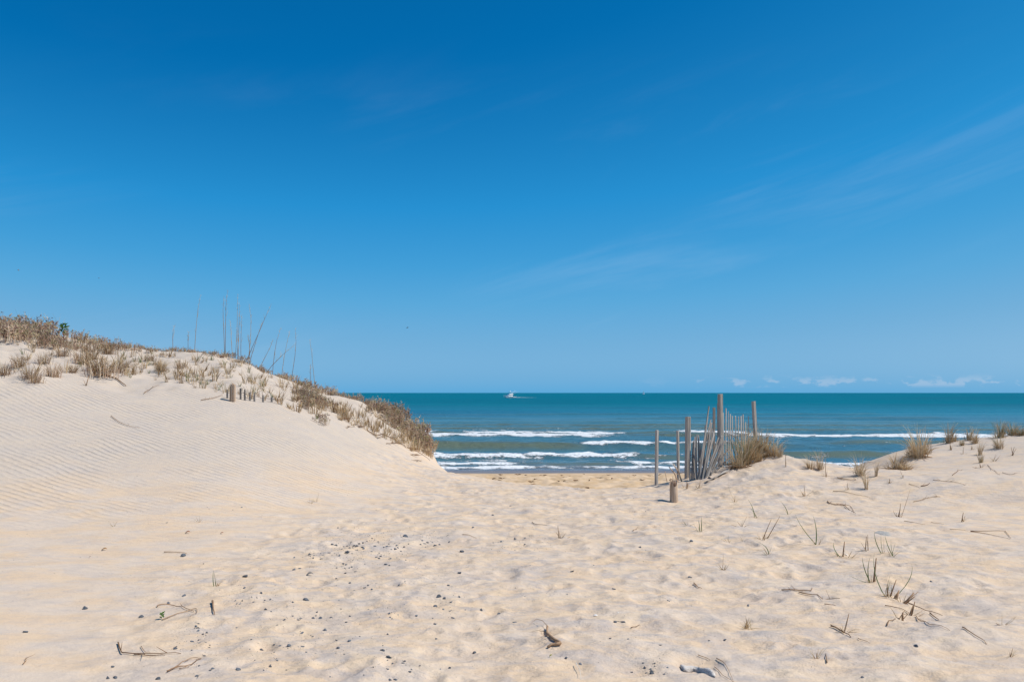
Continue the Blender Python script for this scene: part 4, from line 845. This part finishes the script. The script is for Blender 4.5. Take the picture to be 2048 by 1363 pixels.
for pts, r_, lab, k in (([(236, 1288), (240, 1302), (250, 1310), (300, 1311), (362, 1307)], .0065, 'longest brown stalk with an upturned end lying on the path', 3), ([(268, 1311), (300, 1314), (330, 1311)], .0045, 'second stalk tangled under the longest brown stalk', 0), ([(282, 1295), (290, 1305), (300, 1308)], .003, 'curled tendril rising from the longest brown stalk', 0),
                        ([(334, 1347), (360, 1335), (403, 1319)], .0065, 'straight dark half of a folded stalk on the sand', 0), ([(342, 1342), (372, 1323), (390, 1318), (403, 1319)], .004, 'bowed pale half of a folded stalk on the sand', 0), ([(358, 1344), (378, 1337)], .0035, 'little forked twig under the folded stalk', 1),
                        ([(315, 1215), (318, 1212), (348, 1213), (378, 1222), (388, 1224)], .006, 'upper brown stalk of the looped pair on the sand', 1), ([(325, 1241), (355, 1230), (386, 1221), (394, 1223), (392, 1228), (380, 1233)], .0045, 'looped stalk with a hooked end on the sand', 0),
                        ([(425, 1205), (426, 1216), (429, 1229)], .011, 'short thick dark stick among small pebbles', 0), ([(46, 1332), (52, 1325), (50, 1320), (54, 1317)], .004, 'small crooked twig alone on smooth sand', 1), ([(328, 1106), (345, 1105), (374, 1107)], .006, 'flat straw stalk beside a slim grey pebble', 0),
                        ([(1563, 1183), (1600, 1184), (1622, 1184), (1624, 1176)], .007, 'brown stalk with a raised curled tip lying flat', 2), ([(1598, 1187), (1635, 1191), (1680, 1199)], .006, 'long thin stalk trailing from the curled stalk', 1), ([(1649, 1212), (1672, 1213)], .005, 'short straight straw lying by tiny pebbles', 0),
                        ([(1662, 1255), (1680, 1264), (1702, 1278)], .009, 'dark forked stick below the lone dead stub', 2), ([(1716, 1278), (1740, 1287)], .003, 'pale thread of straw near the forked stick', 0), ([(1925, 1257), (1950, 1272), (1973, 1289)], .006, 'thin straight stick lying on the bare slope', 0), ([(1860, 1229), (1878, 1241)], .007, 'short dark stick near the root runners', 0),
                        ([(1815, 1206), (1840, 1218), (1885, 1231)], .006, 'long root runner leading off from the broken stalks', 1), ([(1770, 1214), (1800, 1220), (1820, 1228)], .005, 'thin stalk lying in front of the tall sprig', 0), ([(1832, 1236), (1860, 1251), (1900, 1262)], .004, 'thread like runner curving over the sand', 1), ([(1774, 1256), (1780, 1243), (1792, 1240)], .006, 'dark crooked twig by the dark stub', 0),
                        ([(1941, 1063), (2010, 1062)], .006, 'upper straight stalk of the lying triangle', 0), ([(1941, 1064), (1975, 1069), (2020, 1078)], .006, 'lower stalk of the lying triangle', 0), ([(2010, 1063), (2022, 1077)], .005, 'short closing stalk of the lying triangle', 0), ([(1808, 1043), (1850, 1049)], .005, 'straw lying in the middle of the smooth flat', 0), ([(1862, 1045), (1888, 1049)], .004, 'fainter straw lying on the smooth flat', 0), ([(1900, 1060), (1935, 1062)], .004, 'thin straw leading to the lying triangle', 0),
                        ([(1655, 1004), (1665, 1010), (1690, 1013), (1708, 1025)], .010, 'dark brown root debris with trailing leaves', 5), ([(1680, 1010), (1700, 1012), (1711, 1028)], .006, 'dry leaf trailing off the root debris', 2), ([(1666, 983), (1700, 987), (1740, 996)], .006, 'long grey stalk lying below the brow', 0), ([(1827, 1004), (1850, 999), (1880, 993)], .006, 'bristly twig lying on the smooth flat', 8), ([(1842, 974), (1855, 971), (1860, 967)], .010, 'short dark bent stick on the flat', 1), ([(1866, 961), (1900, 964), (1930, 970)], .006, 'branching dead twig lying across the flat', 6), ([(1818, 968), (1840, 976)], .006, 'small stick lying at the edge of the flat', 0),
                        ([(1675, 956), (1690, 960), (1712, 961)], .010, 'dark flat root piece on the brow', 3), ([(1700, 938), (1720, 930), (1745, 925)], .008, 'root laid bare along the sand edge', 2), ([(1905, 951), (1915, 943), (1925, 938)], .007, 'slanting stick on the low dune face', 1), ([(1975, 930), (1990, 942), (2000, 950)], .005, 'thin runner down the low dune face', 2), ([(2005, 945), (2020, 950), (2035, 946)], .005, 'wavy twig on the low dune face', 3),
                        ([(1064, 1047), (1075, 1050), (1095, 1052)], .006, 'straw lying to one side of the splayed root', 0), ([(925, 1070), (940, 1072), (953, 1077)], .005, 'bent straw lying near a pointed stone', 0), ([(1266, 1062), (1276, 1055)], .006, 'little stick lying on the far path', 0), ([(1388, 1168), (1394, 1174), (1404, 1179)], .007, 'dark crooked little stick on the path', 1), ([(1433, 1321), (1450, 1332), (1467, 1363)], .0035, 'upper thin curved stem beside the driftwood', 0), ([(1429, 1337), (1445, 1352), (1466, 1364)], .003, 'lower thin curved stem beside the driftwood', 0), ([(1396, 1319), (1412, 1322), (1420, 1327)], .003, 'thin stem loop above the driftwood', 0), ([(1654, 1328), (1652, 1311)], .005, 'thin upright bent twig near the small stub', 0), ([(1262, 1258), (1280, 1251)], .004, 'straight straw by a blue grey stone', 0)):
    lying(pts, r_, lab, None, side_twigs=k)
for pts, r_, lab, k in (([(222, 833), (240, 846), (262, 854), (279, 857)], .007, 'long thin stem lying on the rippled dune face', 1), ([(402, 802), (425, 798), (446, 791)], .010, 'thin branch lying beside the buried post', 2), ([(210, 752), (226, 757), (243, 768), (252, 773)], .022, 'bent root lying below the largest dead clump', 3), ([(288, 788), (300, 780), (318, 771)], .008, 'slanting twig on the ripples above the long thin stem', 4), ([(735, 862), (752, 872), (766, 868)], .016, 'dark branch lying under the thicket of the dune nose', 2), ([(768, 870), (795, 884), (812, 895)], .014, 'long root along the lower edge of the dune thicket', 3), ([(815, 896), (838, 906), (860, 921)], .014, 'root running down to the end of the dune nose', 3)):
    lying(pts, r_, lab, None, 'dead_branch', 'branch', .012, k)
sprig(172, 772, [(3, -20, 0, .03, 'd'), (-5, -12, 0, .02, 'd')], 'short stub of dead stem on the rippled slope')
lying([(1152, 1333), (1158, 1345), (1162, 1360)], .003, 'bleached white straw at the near edge of the path', plain('bleached_straw', (.74, .70, .63)), lift=.02)
# green leaves on the looped stalk
p = on_ground(325, 1240); m = MB()
for k in range(9): an = rnd.uniform(0, 6.28); q = vox(rnd.uniform(-.012, .012), 0, .01 + k * .004); m.blade(q, q + vox(math.cos(an) * .022, math.sin(an) * .022, .012), (0, 0, .004), .014, rnd.random(), 3)
o = m.obj('leaf_cluster', M_LEAF); o.location = p; tag(o, 'tiny cluster of bright green leaves beside the looped stalk', 'leaves')
# curved root on the path
p = on_ground(1110, 1290); s_ = p.y / F; ro = empty('curved_root', p, 'thick curved brown root with fine hairs on the path', 'root'); m = MB()
def rp(x, y): q = on_ground(x, y); return vox(q.x, q.y, q.z + .012) - p
PTS = [rp(1095, 1261) + vox(0, 0, .012), rp(1094, 1269), rp(1100, 1277), rp(1110, 1284), rp(1119, 1288), rp(1121, 1292) + vox(0, 0, .004)]
m.tube(PTS, [.0065, .008, .009, .0095, .0095, .0075], 9, .85); m.obj('stem', M_ROOT, ro, True)
m = MB(); m.tube([PTS[-1], rp(1112, 1292), rp(1103, 1295), rp(1096, 1299)], [.010, .010, .008, .007], 8, .8); m.obj('broken_end', M_ROOT, ro, True)
m = MB()
for k in range(16):
    q = PTS[rnd.randrange(0, 5)]; an = rnd.uniform(1.6, 4.6); L_ = rnd.uniform(.05, .12); m.tube([q, q + vox(math.cos(an) * L_ * .5, math.sin(an) * L_ * .6, .012), q + vox(math.cos(an) * L_, math.sin(an) * L_ * 1.2, -.004)], [.0012, .001, .0006], 3, .6, False)
m.tube([PTS[0], rp(1085, 1250) + vox(0, 0, .02), rp(1073, 1246) + vox(0, 0, .015), rp(1058, 1252)], [.002, .0018, .0014, .001], 4, .6); o = m.obj('root_hairs', M_ROOT, ro); o['kind'] = 'stuff'
# driftwood
p = on_ground(1395, 1341); m = MB(); n = 14; s_ = p.y / F
prof = [(-34, -8, .5), (-31, -4, 1.3), (-27, 0, 1.65), (-20, 1, 1.5), (-10, 0, 1.25), (2, 2, 1.2), (14, 6, 1.35), (24, 9, 1.6), (31, 11, 1.45), (34, 10, .7)]
for i, (dx, dy, rr) in enumerate(prof):
    q = on_ground(1395 + dx, 1341 + dy * .8) - p
    for k in range(n):
        an = 2 * math.pi * k / n; wob_ = 1 + .16 * math.sin(3 * an + i * .5) + .10 * math.sin(5 * an - i)
        m.v.append(vox(q.x, q.y + math.cos(an) * .030 * rr * wob_, q.z + .006 + math.sin(an) * .011 * rr * wob_)); m.t.append(.5)
for i in range(len(prof) - 1):
    for k in range(n): m.f.append((i * n + k, (i + 1) * n + k, (i + 1) * n + (k + 1) % n, i * n + (k + 1) % n))
m.f += [tuple(range(n)), tuple(reversed(range((len(prof) - 1) * n, len(prof) * n)))]
o = m.fix().obj('driftwood', M_DRIFT, None, True); o.location = p; tag(o, 'gnarled pale grey driftwood piece on the near sand', 'driftwood')
# half buried flat stone
def stone_material(name, a, b):
    s = NT(name); o_ = s.obj(); rv = s.n('ShaderNodeObjectInfo').outputs['Random']; nz = s.noise(o_, 1.6, 4, .65)
    c = s.mix(nz, a, b); h = s.n('ShaderNodeHueSaturation'); s.L.new(c, h.inputs['Color']); s.L.new(s.math('ADD', .65, s.math('MULTIPLY', rv, .7)), h.inputs['Value']); s.col(h.outputs[0])
    s.nrm(s.bump(s.noise(o_, 6.0, 4, .6), .35, .2)); s.p.inputs['Roughness'].default_value = .7; s.p.inputs['Specular IOR Level'].default_value = .35
    return s.m
M_STONE = stone_material('blue_grey_stone', (.075, .085, .10), (.17, .185, .205)); M_STONE_L = stone_material('pale_stone', (.26, .24, .215), (.36, .335, .30))
def stone_mesh(seed, flat=.6, n=13):
    r_ = random.Random(seed); bm = bmesh.new()
    for k in range(n):
        v = Vector((r_.gauss(0, 1), r_.gauss(0, 1), r_.gauss(0, 1))).normalized() * r_.uniform(.82, 1.0); bm.verts.new((v.x, v.y * r_.uniform(.65, .9), v.z * flat))
    bmesh.ops.convex_hull(bm, input=bm.verts[:]); bmesh.ops.delete(bm, geom=[v for v in bm.verts if not v.link_faces], context='VERTS')
    bmesh.ops.bevel(bm, geom=bm.edges[:], offset=.07, segments=1, affect='EDGES')
    me = bpy.data.meshes.new('stone'); bm.to_mesh(me); bm.free(); me.materials.append(M_STONE); return me
STONES = [stone_mesh(500 + i, .45 + .08 * (i % 5), 10 + i % 6) for i in range(9)]
def stone(px_, py_, wpx, label, group=None, name='stone'):
    p = on_ground(px_, py_); r_ = wpx * .58 * p.y / F; o = inst(name, rnd.choice(STONES), p + vox(0, 0, r_ * rnd.uniform(-.12, .2)), r_ * 1.08, tilt=(rnd.uniform(-.5, .5), rnd.uniform(-.5, .5)))
    return tag(o, label, 'stone', group)
for a_ in ((878, 1193, 11), (888, 1197, 9), (946, 1055, 8), (614, 1200, 17), (650, 1261, 14), (699, 1281, 11), (765, 1302, 13), (778, 1317, 13), (870, 1213, 9), (833, 1233, 9), (779, 1228, 8), (772, 1130, 9), (736, 1170, 9), (811, 1073, 11), (803, 1074, 6), (919, 1148, 9), (944, 1144, 0), (998, 1227, 9), (962, 1222, 8), (1030, 1244, 10), (948, 1305, 11), (872, 1278, 9), (1144, 1145, 9), (1247, 1244, 11), (1230, 1246, 9),
           (1380, 1155, 9), (1383, 1083, 8), (1832, 1292, 15), (1450, 1280, 9), (1418, 1283, 6), (1725, 1356, 8), (1162, 1331, 9), (1132, 1320, 8), (1304, 1348, 10), (1302, 1337, 6), (1290, 1338, 7), (1220, 1278, 7), (1320, 1291, 8), (51, 1264, 12), (169, 1217, 13), (368, 1193, 10), (392, 1353, 12), (426, 1338, 10), (420, 1342, 6), (398, 1335, 6), (476, 1341, 14), (351, 1297, 9), (283, 1262, 0), (226, 1334, 8), (216, 1356, 10), (230, 1357, 12), (317, 1358, 11), (779, 1361, 11), (791, 1362, 10), (283, 1235, 10), (337, 1205, 8), (709, 1180, 7), (490, 1155, 11), (694, 1104, 12), (790, 1100, 9), (793, 1092, 7), (750, 1093, 7), (725, 1094, 8), (588, 1115, 7), (600, 1137, 6), (855, 1086, 8), (924, 1104, 10), (870, 1250, 8), (585, 1312, 0), (604, 1266, 8), (625, 1275, 6), (677, 1297, 8), (820, 1344, 7), (898, 1335, 9), (1862, 1163, 7), (1245, 1298, 0), (366, 1112, 11), (640, 1237, 9), (693, 1246, 7), (569, 1240, 8), (578, 1293, 11)):
    if a_[2]: stone(a_[0], a_[1], a_[2], 'angular blue grey stone of thumb size on the path', 'larger stones on the path')
HEAPS = [(790, 1098, 20, 7), (705, 1102, 16, 6), (690, 1125, 14, 6), (640, 1112, 16, 5), (862, 1082, 16, 5), (735, 1080, 18, 6), (770, 1112, 18, 5), (680, 1090, 18, 6), (400, 1256, 12, 8), (385, 1292, 18, 10), (625, 1290, 26, 10), (880, 1215, 20, 10), (780, 1335, 18, 14), (775, 1228, 16, 6), (600, 1232, 20, 8), (1310, 1340, 16, 8), (1040, 1090, 24, 10), (500, 1200, 22, 10)]
cnt = 0
while cnt < 222:
    if rnd.random() < .55: hx, hy, sx_, sy_ = rnd.choice(HEAPS); px_ = rnd.gauss(hx, sx_); py_ = rnd.gauss(hy, sy_)
    elif rnd.random() < .5: t = rnd.random(); px_ = 800 - 260 * t + rnd.gauss(0, 62 + 30 * t); py_ = 1062 + 290 * t + rnd.gauss(0, 16)
    else: px_ = rnd.gauss(830, 300); py_ = rnd.uniform(1010, 1360)
    if not (330 < px_ < 1500 and 1005 < py_ < 1361): continue
    stone(px_, py_, rnd.choice((3.4, 4, 4.5, 5, 6, 6.5, 8)), 'small dark pebble scattered on the path', 'small pebbles on the path', 'pebble'); cnt += 1
# the finest grit: one mesh
gm = MB(); ro_ = random.Random(9)
for k in range(1700):
    if ro_.random() < .5: hx, hy, sx_, sy_ = ro_.choice(HEAPS); px_ = ro_.gauss(hx, sx_ * 1.3); py_ = ro_.gauss(hy, sy_ * 1.3)
    elif ro_.random() < .6: t = ro_.random(); px_ = 810 - 280 * t + ro_.gauss(0, 80 + 40 * t); py_ = 1050 + 310 * t + ro_.gauss(0, 22)
    else: px_ = ro_.gauss(850, 420); py_ = ro_.uniform(990, 1362)
    d = ray(px_, max(985, py_)); t_ = CAM_Z / -d[2]; x, y = d[0] * t_, d[1] * t_; z = gz(x, y); r_ = ro_.uniform(.7, 1.7) * y / F * .62; b = len(gm.v)
    for vx, vy, vz in ((1, 0, 0), (-.8, .3, 0), (0, .9, 0), (.1, -.9, 0), (0, 0, .8), (0, 0, -.6)): gm.v.append(vox(x + vx * r_ * ro_.uniform(.7, 1.3), y + vy * r_ * ro_.uniform(.7, 1.3), z + r_ * .2 + vz * r_)); gm.t.append(.5)
    gm.f += [(b, b + 2, b + 4), (b + 2, b + 1, b + 4), (b + 1, b + 3, b + 4), (b + 3, b, b + 4), (b + 2, b, b + 5), (b + 1, b + 2, b + 5), (b + 3, b + 1, b + 5), (b, b + 3, b + 5)]
o = gm.obj('gravel', M_STONE); o['kind'] = 'stuff'; tag(o, 'fine dark grit sprinkled over the sand path', 'gravel')
# shells, leaf and bits
M_SHELL = plain('shell_white', (.80, .78, .74), .5, .4)
def shell(px_, py_, wpx, label):
    p = on_ground(px_, py_); r_ = wpx * .5 * p.y / F; m = MB(); n = 12; b = 0
    for i in range(5):
        t = i / 4
        for k in range(n + 1): an = math.pi * k / n; rr = r_ * t * (1 + .05 * (k % 2)); m.v.append(vox(math.cos(an) * rr, math.sin(an) * rr * .9 - r_ * .4, r_ * .45 * (1 - t * t) + .003)); m.t.append(.5)
    for i in range(4):
        for k in range(n): a_ = i * (n + 1) + k; m.f.append((a_, a_ + 1, a_ + n + 2, a_ + n + 1))
    o = m.obj('shell', M_SHELL, None, True); o.location = p; o.rotation_euler = (.15, .2, rnd.uniform(0, 6)); return tag(o, label, 'shell')
shell(1190, 1233, 11, 'white broken shell on the path near a pointed stone'); shell(1692, 1110, 9, 'whitish shell bit between the thick stub and leaf fan'); shell(1236, 1226, 4, 'tiny white shell chip farther along the path')
def leaf(px_, py_, wpx, label, col):
    p = on_ground(px_, py_); r_ = wpx * p.y / F; m = MB(); m.blade((-.5 * r_, 0, .006), (.5 * r_, .1 * r_, .012), (0, 0, r_ * .25), r_ * .8, .5, 5, side=vox(0, 1, .4)); o = m.obj('dead_leaf', plain('leaf_' + str(px_), col, .8, .1, 0, 60)); o.location = p; return tag(o, label, 'leaf')
leaf(209, 1101, 10, 'curled orange brown leaf on smooth sand', (.33, .19, .09)); leaf(180, 1115, 4, 'small brown leaf crumb near the curled leaf', (.22, .12, .07)); leaf(1102, 1314, 6, 'yellow green leaf bit below the curved root', (.30, .28, .05)); leaf(376, 1066, 9, 'reddish leaf scrap at the foot of the dune', (.32, .15, .09)); leaf(444, 1068, 6, 'small rust coloured scrap at the dune foot', (.30, .13, .08)); leaf(620, 1152, 14, 'grey weathered leaf scrap among pebbles', (.25, .22, .19))
p = on_ground(1768, 1067); m = MB(); n = 22; s_ = p.y / F
for t, z_ in ((1.0, -.02), (.9, -.004), (.55, .003)):
    for k in range(n): an = 6.2832 * k / n; m.v.append(vox(math.cos(an) * 18 * s_ * t * (1 + .06 * math.sin(3 * an)), math.sin(an) * 18 * s_ * 1.35 * t, z_ + math.sin(an) * .012)); m.t.append(.5)
for i in range(2):
    for k in range(n): m.f.append((i * n + k, i * n + (k + 1) % n, (i + 1) * n + (k + 1) % n, (i + 1) * n + k))
m.f.append(tuple(2 * n + k for k in range(n)))
o = m.obj('flat_stone', M_STONE_L, None, True); o.location = p; tag(o, 'smooth flat grey oval stone half buried in the sand', 'stone')
# wrack on the far beach
wm = MB(); r_ = random.Random(21)
for k in range(170):
    y = r_.uniform(27, 50); x = r_.uniform(-6, 14) * y / 30; z = gz(x, y); q = vox(x, y, z + .01)
    for j in range(3): wm.blade(q, q + vox(r_.uniform(-.25, .25), r_.uniform(-.15, .15), r_.uniform(.01, .05)), (0, 0, .02), r_.uniform(.03, .08), r_.uniform(0, .4), 3)
o = wm.obj('beach_wrack', M_ROOT); o['kind'] = 'stuff'; tag(o, 'scattered dark seaweed wrack on the beach by the water', 'wrack')

# ------------------------------------------------------------------ boats
M_HULL = plain('boat_white', (.92, .92, .90), .35, .5); M_GLASS = plain('boat_glass', (.02, .03, .04), .15, .6); M_MET = plain('boat_metal', (.55, .56, .58), .35, .5, .6); M_BOOT = plain('boat_blue_stripe', (.40, .44, .48), .4, .4)
def fishing_boat():
    D = 860.0; x = (1020 - 1024) / F * D; o = empty('fishing_boat', (x, D, SEA_Z), 'white sport fishing boat with flybridge and outriggers under way at sea', 'boat', None, R(34)); o.scale = (1.18, 1.18, 1.18)
    # bow towards -x, 12 m long
    secs = [(-6.1, .05, 1.95, 1.9), (-5.2, .75, 1.75, .6), (-3.5, 1.5, 1.55, -.2), (-1, 1.95, 1.35, -.35), (2, 2.0, 1.15, -.4), (5.6, 1.85, 1.05, -.4)]; m = MB(); n = 7
    for sx_, hw, top, bot in secs:
        for k in range(n): t = k / (n - 1) * 2 - 1; m.v.append(vox(sx_ - (.5 if abs(t) < .2 and sx_ < -6 else 0), hw * (math.copysign(min(1, abs(t) * 1.5), t)), top if abs(t) > .6 else (bot + (top - bot) * (abs(t) / .67) ** 1.5))); m.t.append(.5)
    for i in range(len(secs) - 1):
        for k in range(n - 1): m.f.append((i * n + k, i * n + k + 1, (i + 1) * n + k + 1, (i + 1) * n + k))
        m.f.append((i * n, (i + 1) * n, (i + 1) * n + n - 1, i * n + n - 1))
    m.f.append(tuple((len(secs) - 1) * n + k for k in range(n))); m.fix().obj('hull', M_HULL, o)
    def bx(name, x0, x1, hw, z0, z1, mat, rake=0.0, par=o):
        m = MB(); 
        for z, e in ((z0, 0), (z1, rake)):
            for a, b in ((x0 + e, -hw), (x1, -hw), (x1, hw), (x0 + e, hw)): m.v.append(vox(a, b, z)); m.t.append(.5)
        m.f += [(3, 2, 1, 0), (4, 5, 6, 7)] + [(i, (i + 1) % 4, 4 + (i + 1) % 4, 4 + i) for i in range(4)]; return m.obj(name, mat, par)
    cab = bx('cabin', -2.9, 1.9, 1.55, 1.2, 2.75, M_HULL, 1.0); bx('window', -2.3, 1.7, 1.565, 1.95, 2.4, M_GLASS, .3, cab)
    bx('flybridge', -1.7, 2.3, 1.45, 2.752, 3.55, M_HULL, .5); bx('hardtop', -1.0, 2.0, 1.4, 5.0, 5.12, M_HULL); bx('stripe', -5.0, 5.55, 1.97, .1, .28, M_BOOT); bx('radar_dome', -.2, .5, .35, 5.12, 5.6, M_HULL)
    for sx_, sy_ in ((-.8, -1.25), (-.8, 1.25), (1.8, -1.25), (1.8, 1.25)): m = MB(); m.tube([(sx_, sy_, 3.5), (sx_, sy_, 5.02)], .06, 5); m.obj('top_post', M_MET, o)
    for sy_ in (-1, 1): m = MB(); m.tube([(1.2, sy_ * 1.5, 2.8), (7.8, sy_ * 3.2, 6.0)], [.07, .03], 5); m.obj('outrigger', M_HULL, o)
    m = MB(); m.tube([(.3, .5, 5.1), (.4, .5, 8.2)], [.04, .02], 5); m.obj('antenna', M_HULL, o)
    for sy_ in (-1.7, 1.7): m = MB(); m.tube([(-5.6, sy_ * .25, 2.5), (-3.2, sy_ * .95, 2.3), (-2.4, sy_, 2.1)], .035, 4); m.obj('bow_rail', M_MET, o)
    m = MB(); r_ = random.Random(3)
    for k in range(40):
        t = r_.random() ** 1.6; px_ = x + 6 + t * 20 if k > 14 else x + r_.uniform(-6, 7); y = D + r_.uniform(-1, 1) * (1.6 + 2 * t); r2 = r_.uniform(.4, 1.1) * (1.2 - t * .7)
        m.tube([(px_ - r2 * 1.6, y, SEA_Z + .1), (px_, y, SEA_Z + .25 * (1 - t) + .12), (px_ + r2 * 1.6, y, SEA_Z + .1)], [.06, .22 * (1.1 - t), .06], 5)
    w_ = m.obj('wake', plain('wake_foam', (.8, .82, .83), .9, .05)); w_['kind'] = 'stuff'; tag(w_, 'white foam wake trailing behind the fishing boat', 'wake')
fishing_boat()
def sail_boat(px_, D, H, label):
    x = (px_ - 1024) / F * D; o = empty('sailboat', (x, D, SEA_Z), label, 'boat'); m = MB()
    for sx_, hw, z1 in ((-.6, .02, 1.0), (-.3, .13, .8), (.1, .17, .7), (.55, .13, .75)):
        for y_, z_ in ((-hw, z1), (0, -.2), (hw, z1)): m.v.append(vox(sx_ * H * .6, y_ * H * .6, z_)); m.t.append(.5)
    for i in range(3): a = i * 3; m.f += [(a, a + 1, a + 4, a + 3), (a + 1, a + 2, a + 5, a + 4), (a, a + 3, a + 5, a + 2)]
    m.f.append((9, 10, 11)); m.obj('hull', M_HULL, o); m = MB(); m.tube([(0, 0, .6), (0, 0, H)], .09, 6); m.obj('mast', M_MET, o)
    m = MB(); b = [vox(.1, .05, 1.6), vox(H * .34, .5, 1.7), vox(.1, .05, H * .97), vox(.1, .0, 1.6), vox(H * .34, .42, 1.7), vox(.1, .0, H * .97)]; m.v = b; m.t = [.5] * 6; m.f = [(0, 1, 2), (5, 4, 3), (0, 3, 4, 1), (1, 4, 5, 2), (2, 5, 3, 0)]; m.obj('mainsail', M_HULL, o)
    m = MB(); m.v = [vox(-.2, 0, H * .8), vox(-H * .3, -.1, 1.2), vox(-.3, -.4, 1.3), vox(-.2, .05, H * .8), vox(-H * .3, -.05, 1.2), vox(-.3, -.34, 1.3)]; m.t = [.5] * 6; m.f = [(0, 1, 2), (5, 4, 3), (0, 3, 4, 1), (1, 4, 5, 2), (2, 5, 3, 0)]; m.obj('jib', M_HULL, o)
sail_boat(1286.5, 2200, 10.5, 'tiny distant white sailboat just below the horizon')
# ------------------------------------------------------------------ gulls
M_GULL = plain('gull_grey', (.20, .20, .21), .7, .2)
def gull(px_, py_, D, span, bank, label):
    p = Vector(at_depth(px_, py_, D)); m = MB(); 
    m.tube([(-.5, 0, 0), (-.38, 0, .02), (-.1, 0, 0), (.2, 0, 0), (.45, 0, .02)], [.02, .09, .13, .10, .02], 8)
    for s_ in (-1, 1):
        b = len(m.v)
        for x0, x1, y, z in ((-.16, .16, .06, .05), (-.22, .10, .45, .20), (-.08, .10, .85, .12), (.08, .12, 1.15, .02)):
            for xx, dz in ((x0, 0), ((x0 + x1) / 2, .03), (x1, 0), ((x0 + x1) / 2, -.012)): m.v.append(vox(xx, s_ * y, z + dz)); m.t.append(.5)
        for i in range(3):
            for k in range(4): a = b + i * 4; m.f.append((a + k, a + (k + 1) % 4, a + 4 + (k + 1) % 4, a + 4 + k))
        m.f.append((b + 12, b + 13, b + 14, b + 15))
    o = m.obj('gull', M_GULL, None, True); o.location = p; o.scale = (span / 2.3,) * 3; o.rotation_euler = (bank, 0, .6); tag(o, label, 'bird')
gull(37, 540, 120, .7, .5, 'tiny gull gliding highest over the high dune'); gull(198, 556, 160, .7, .2, 'tiny gull over the dune between the other two birds'); gull(815, 655, 130, .8, -.2, 'tiny gull flying over the open sea')
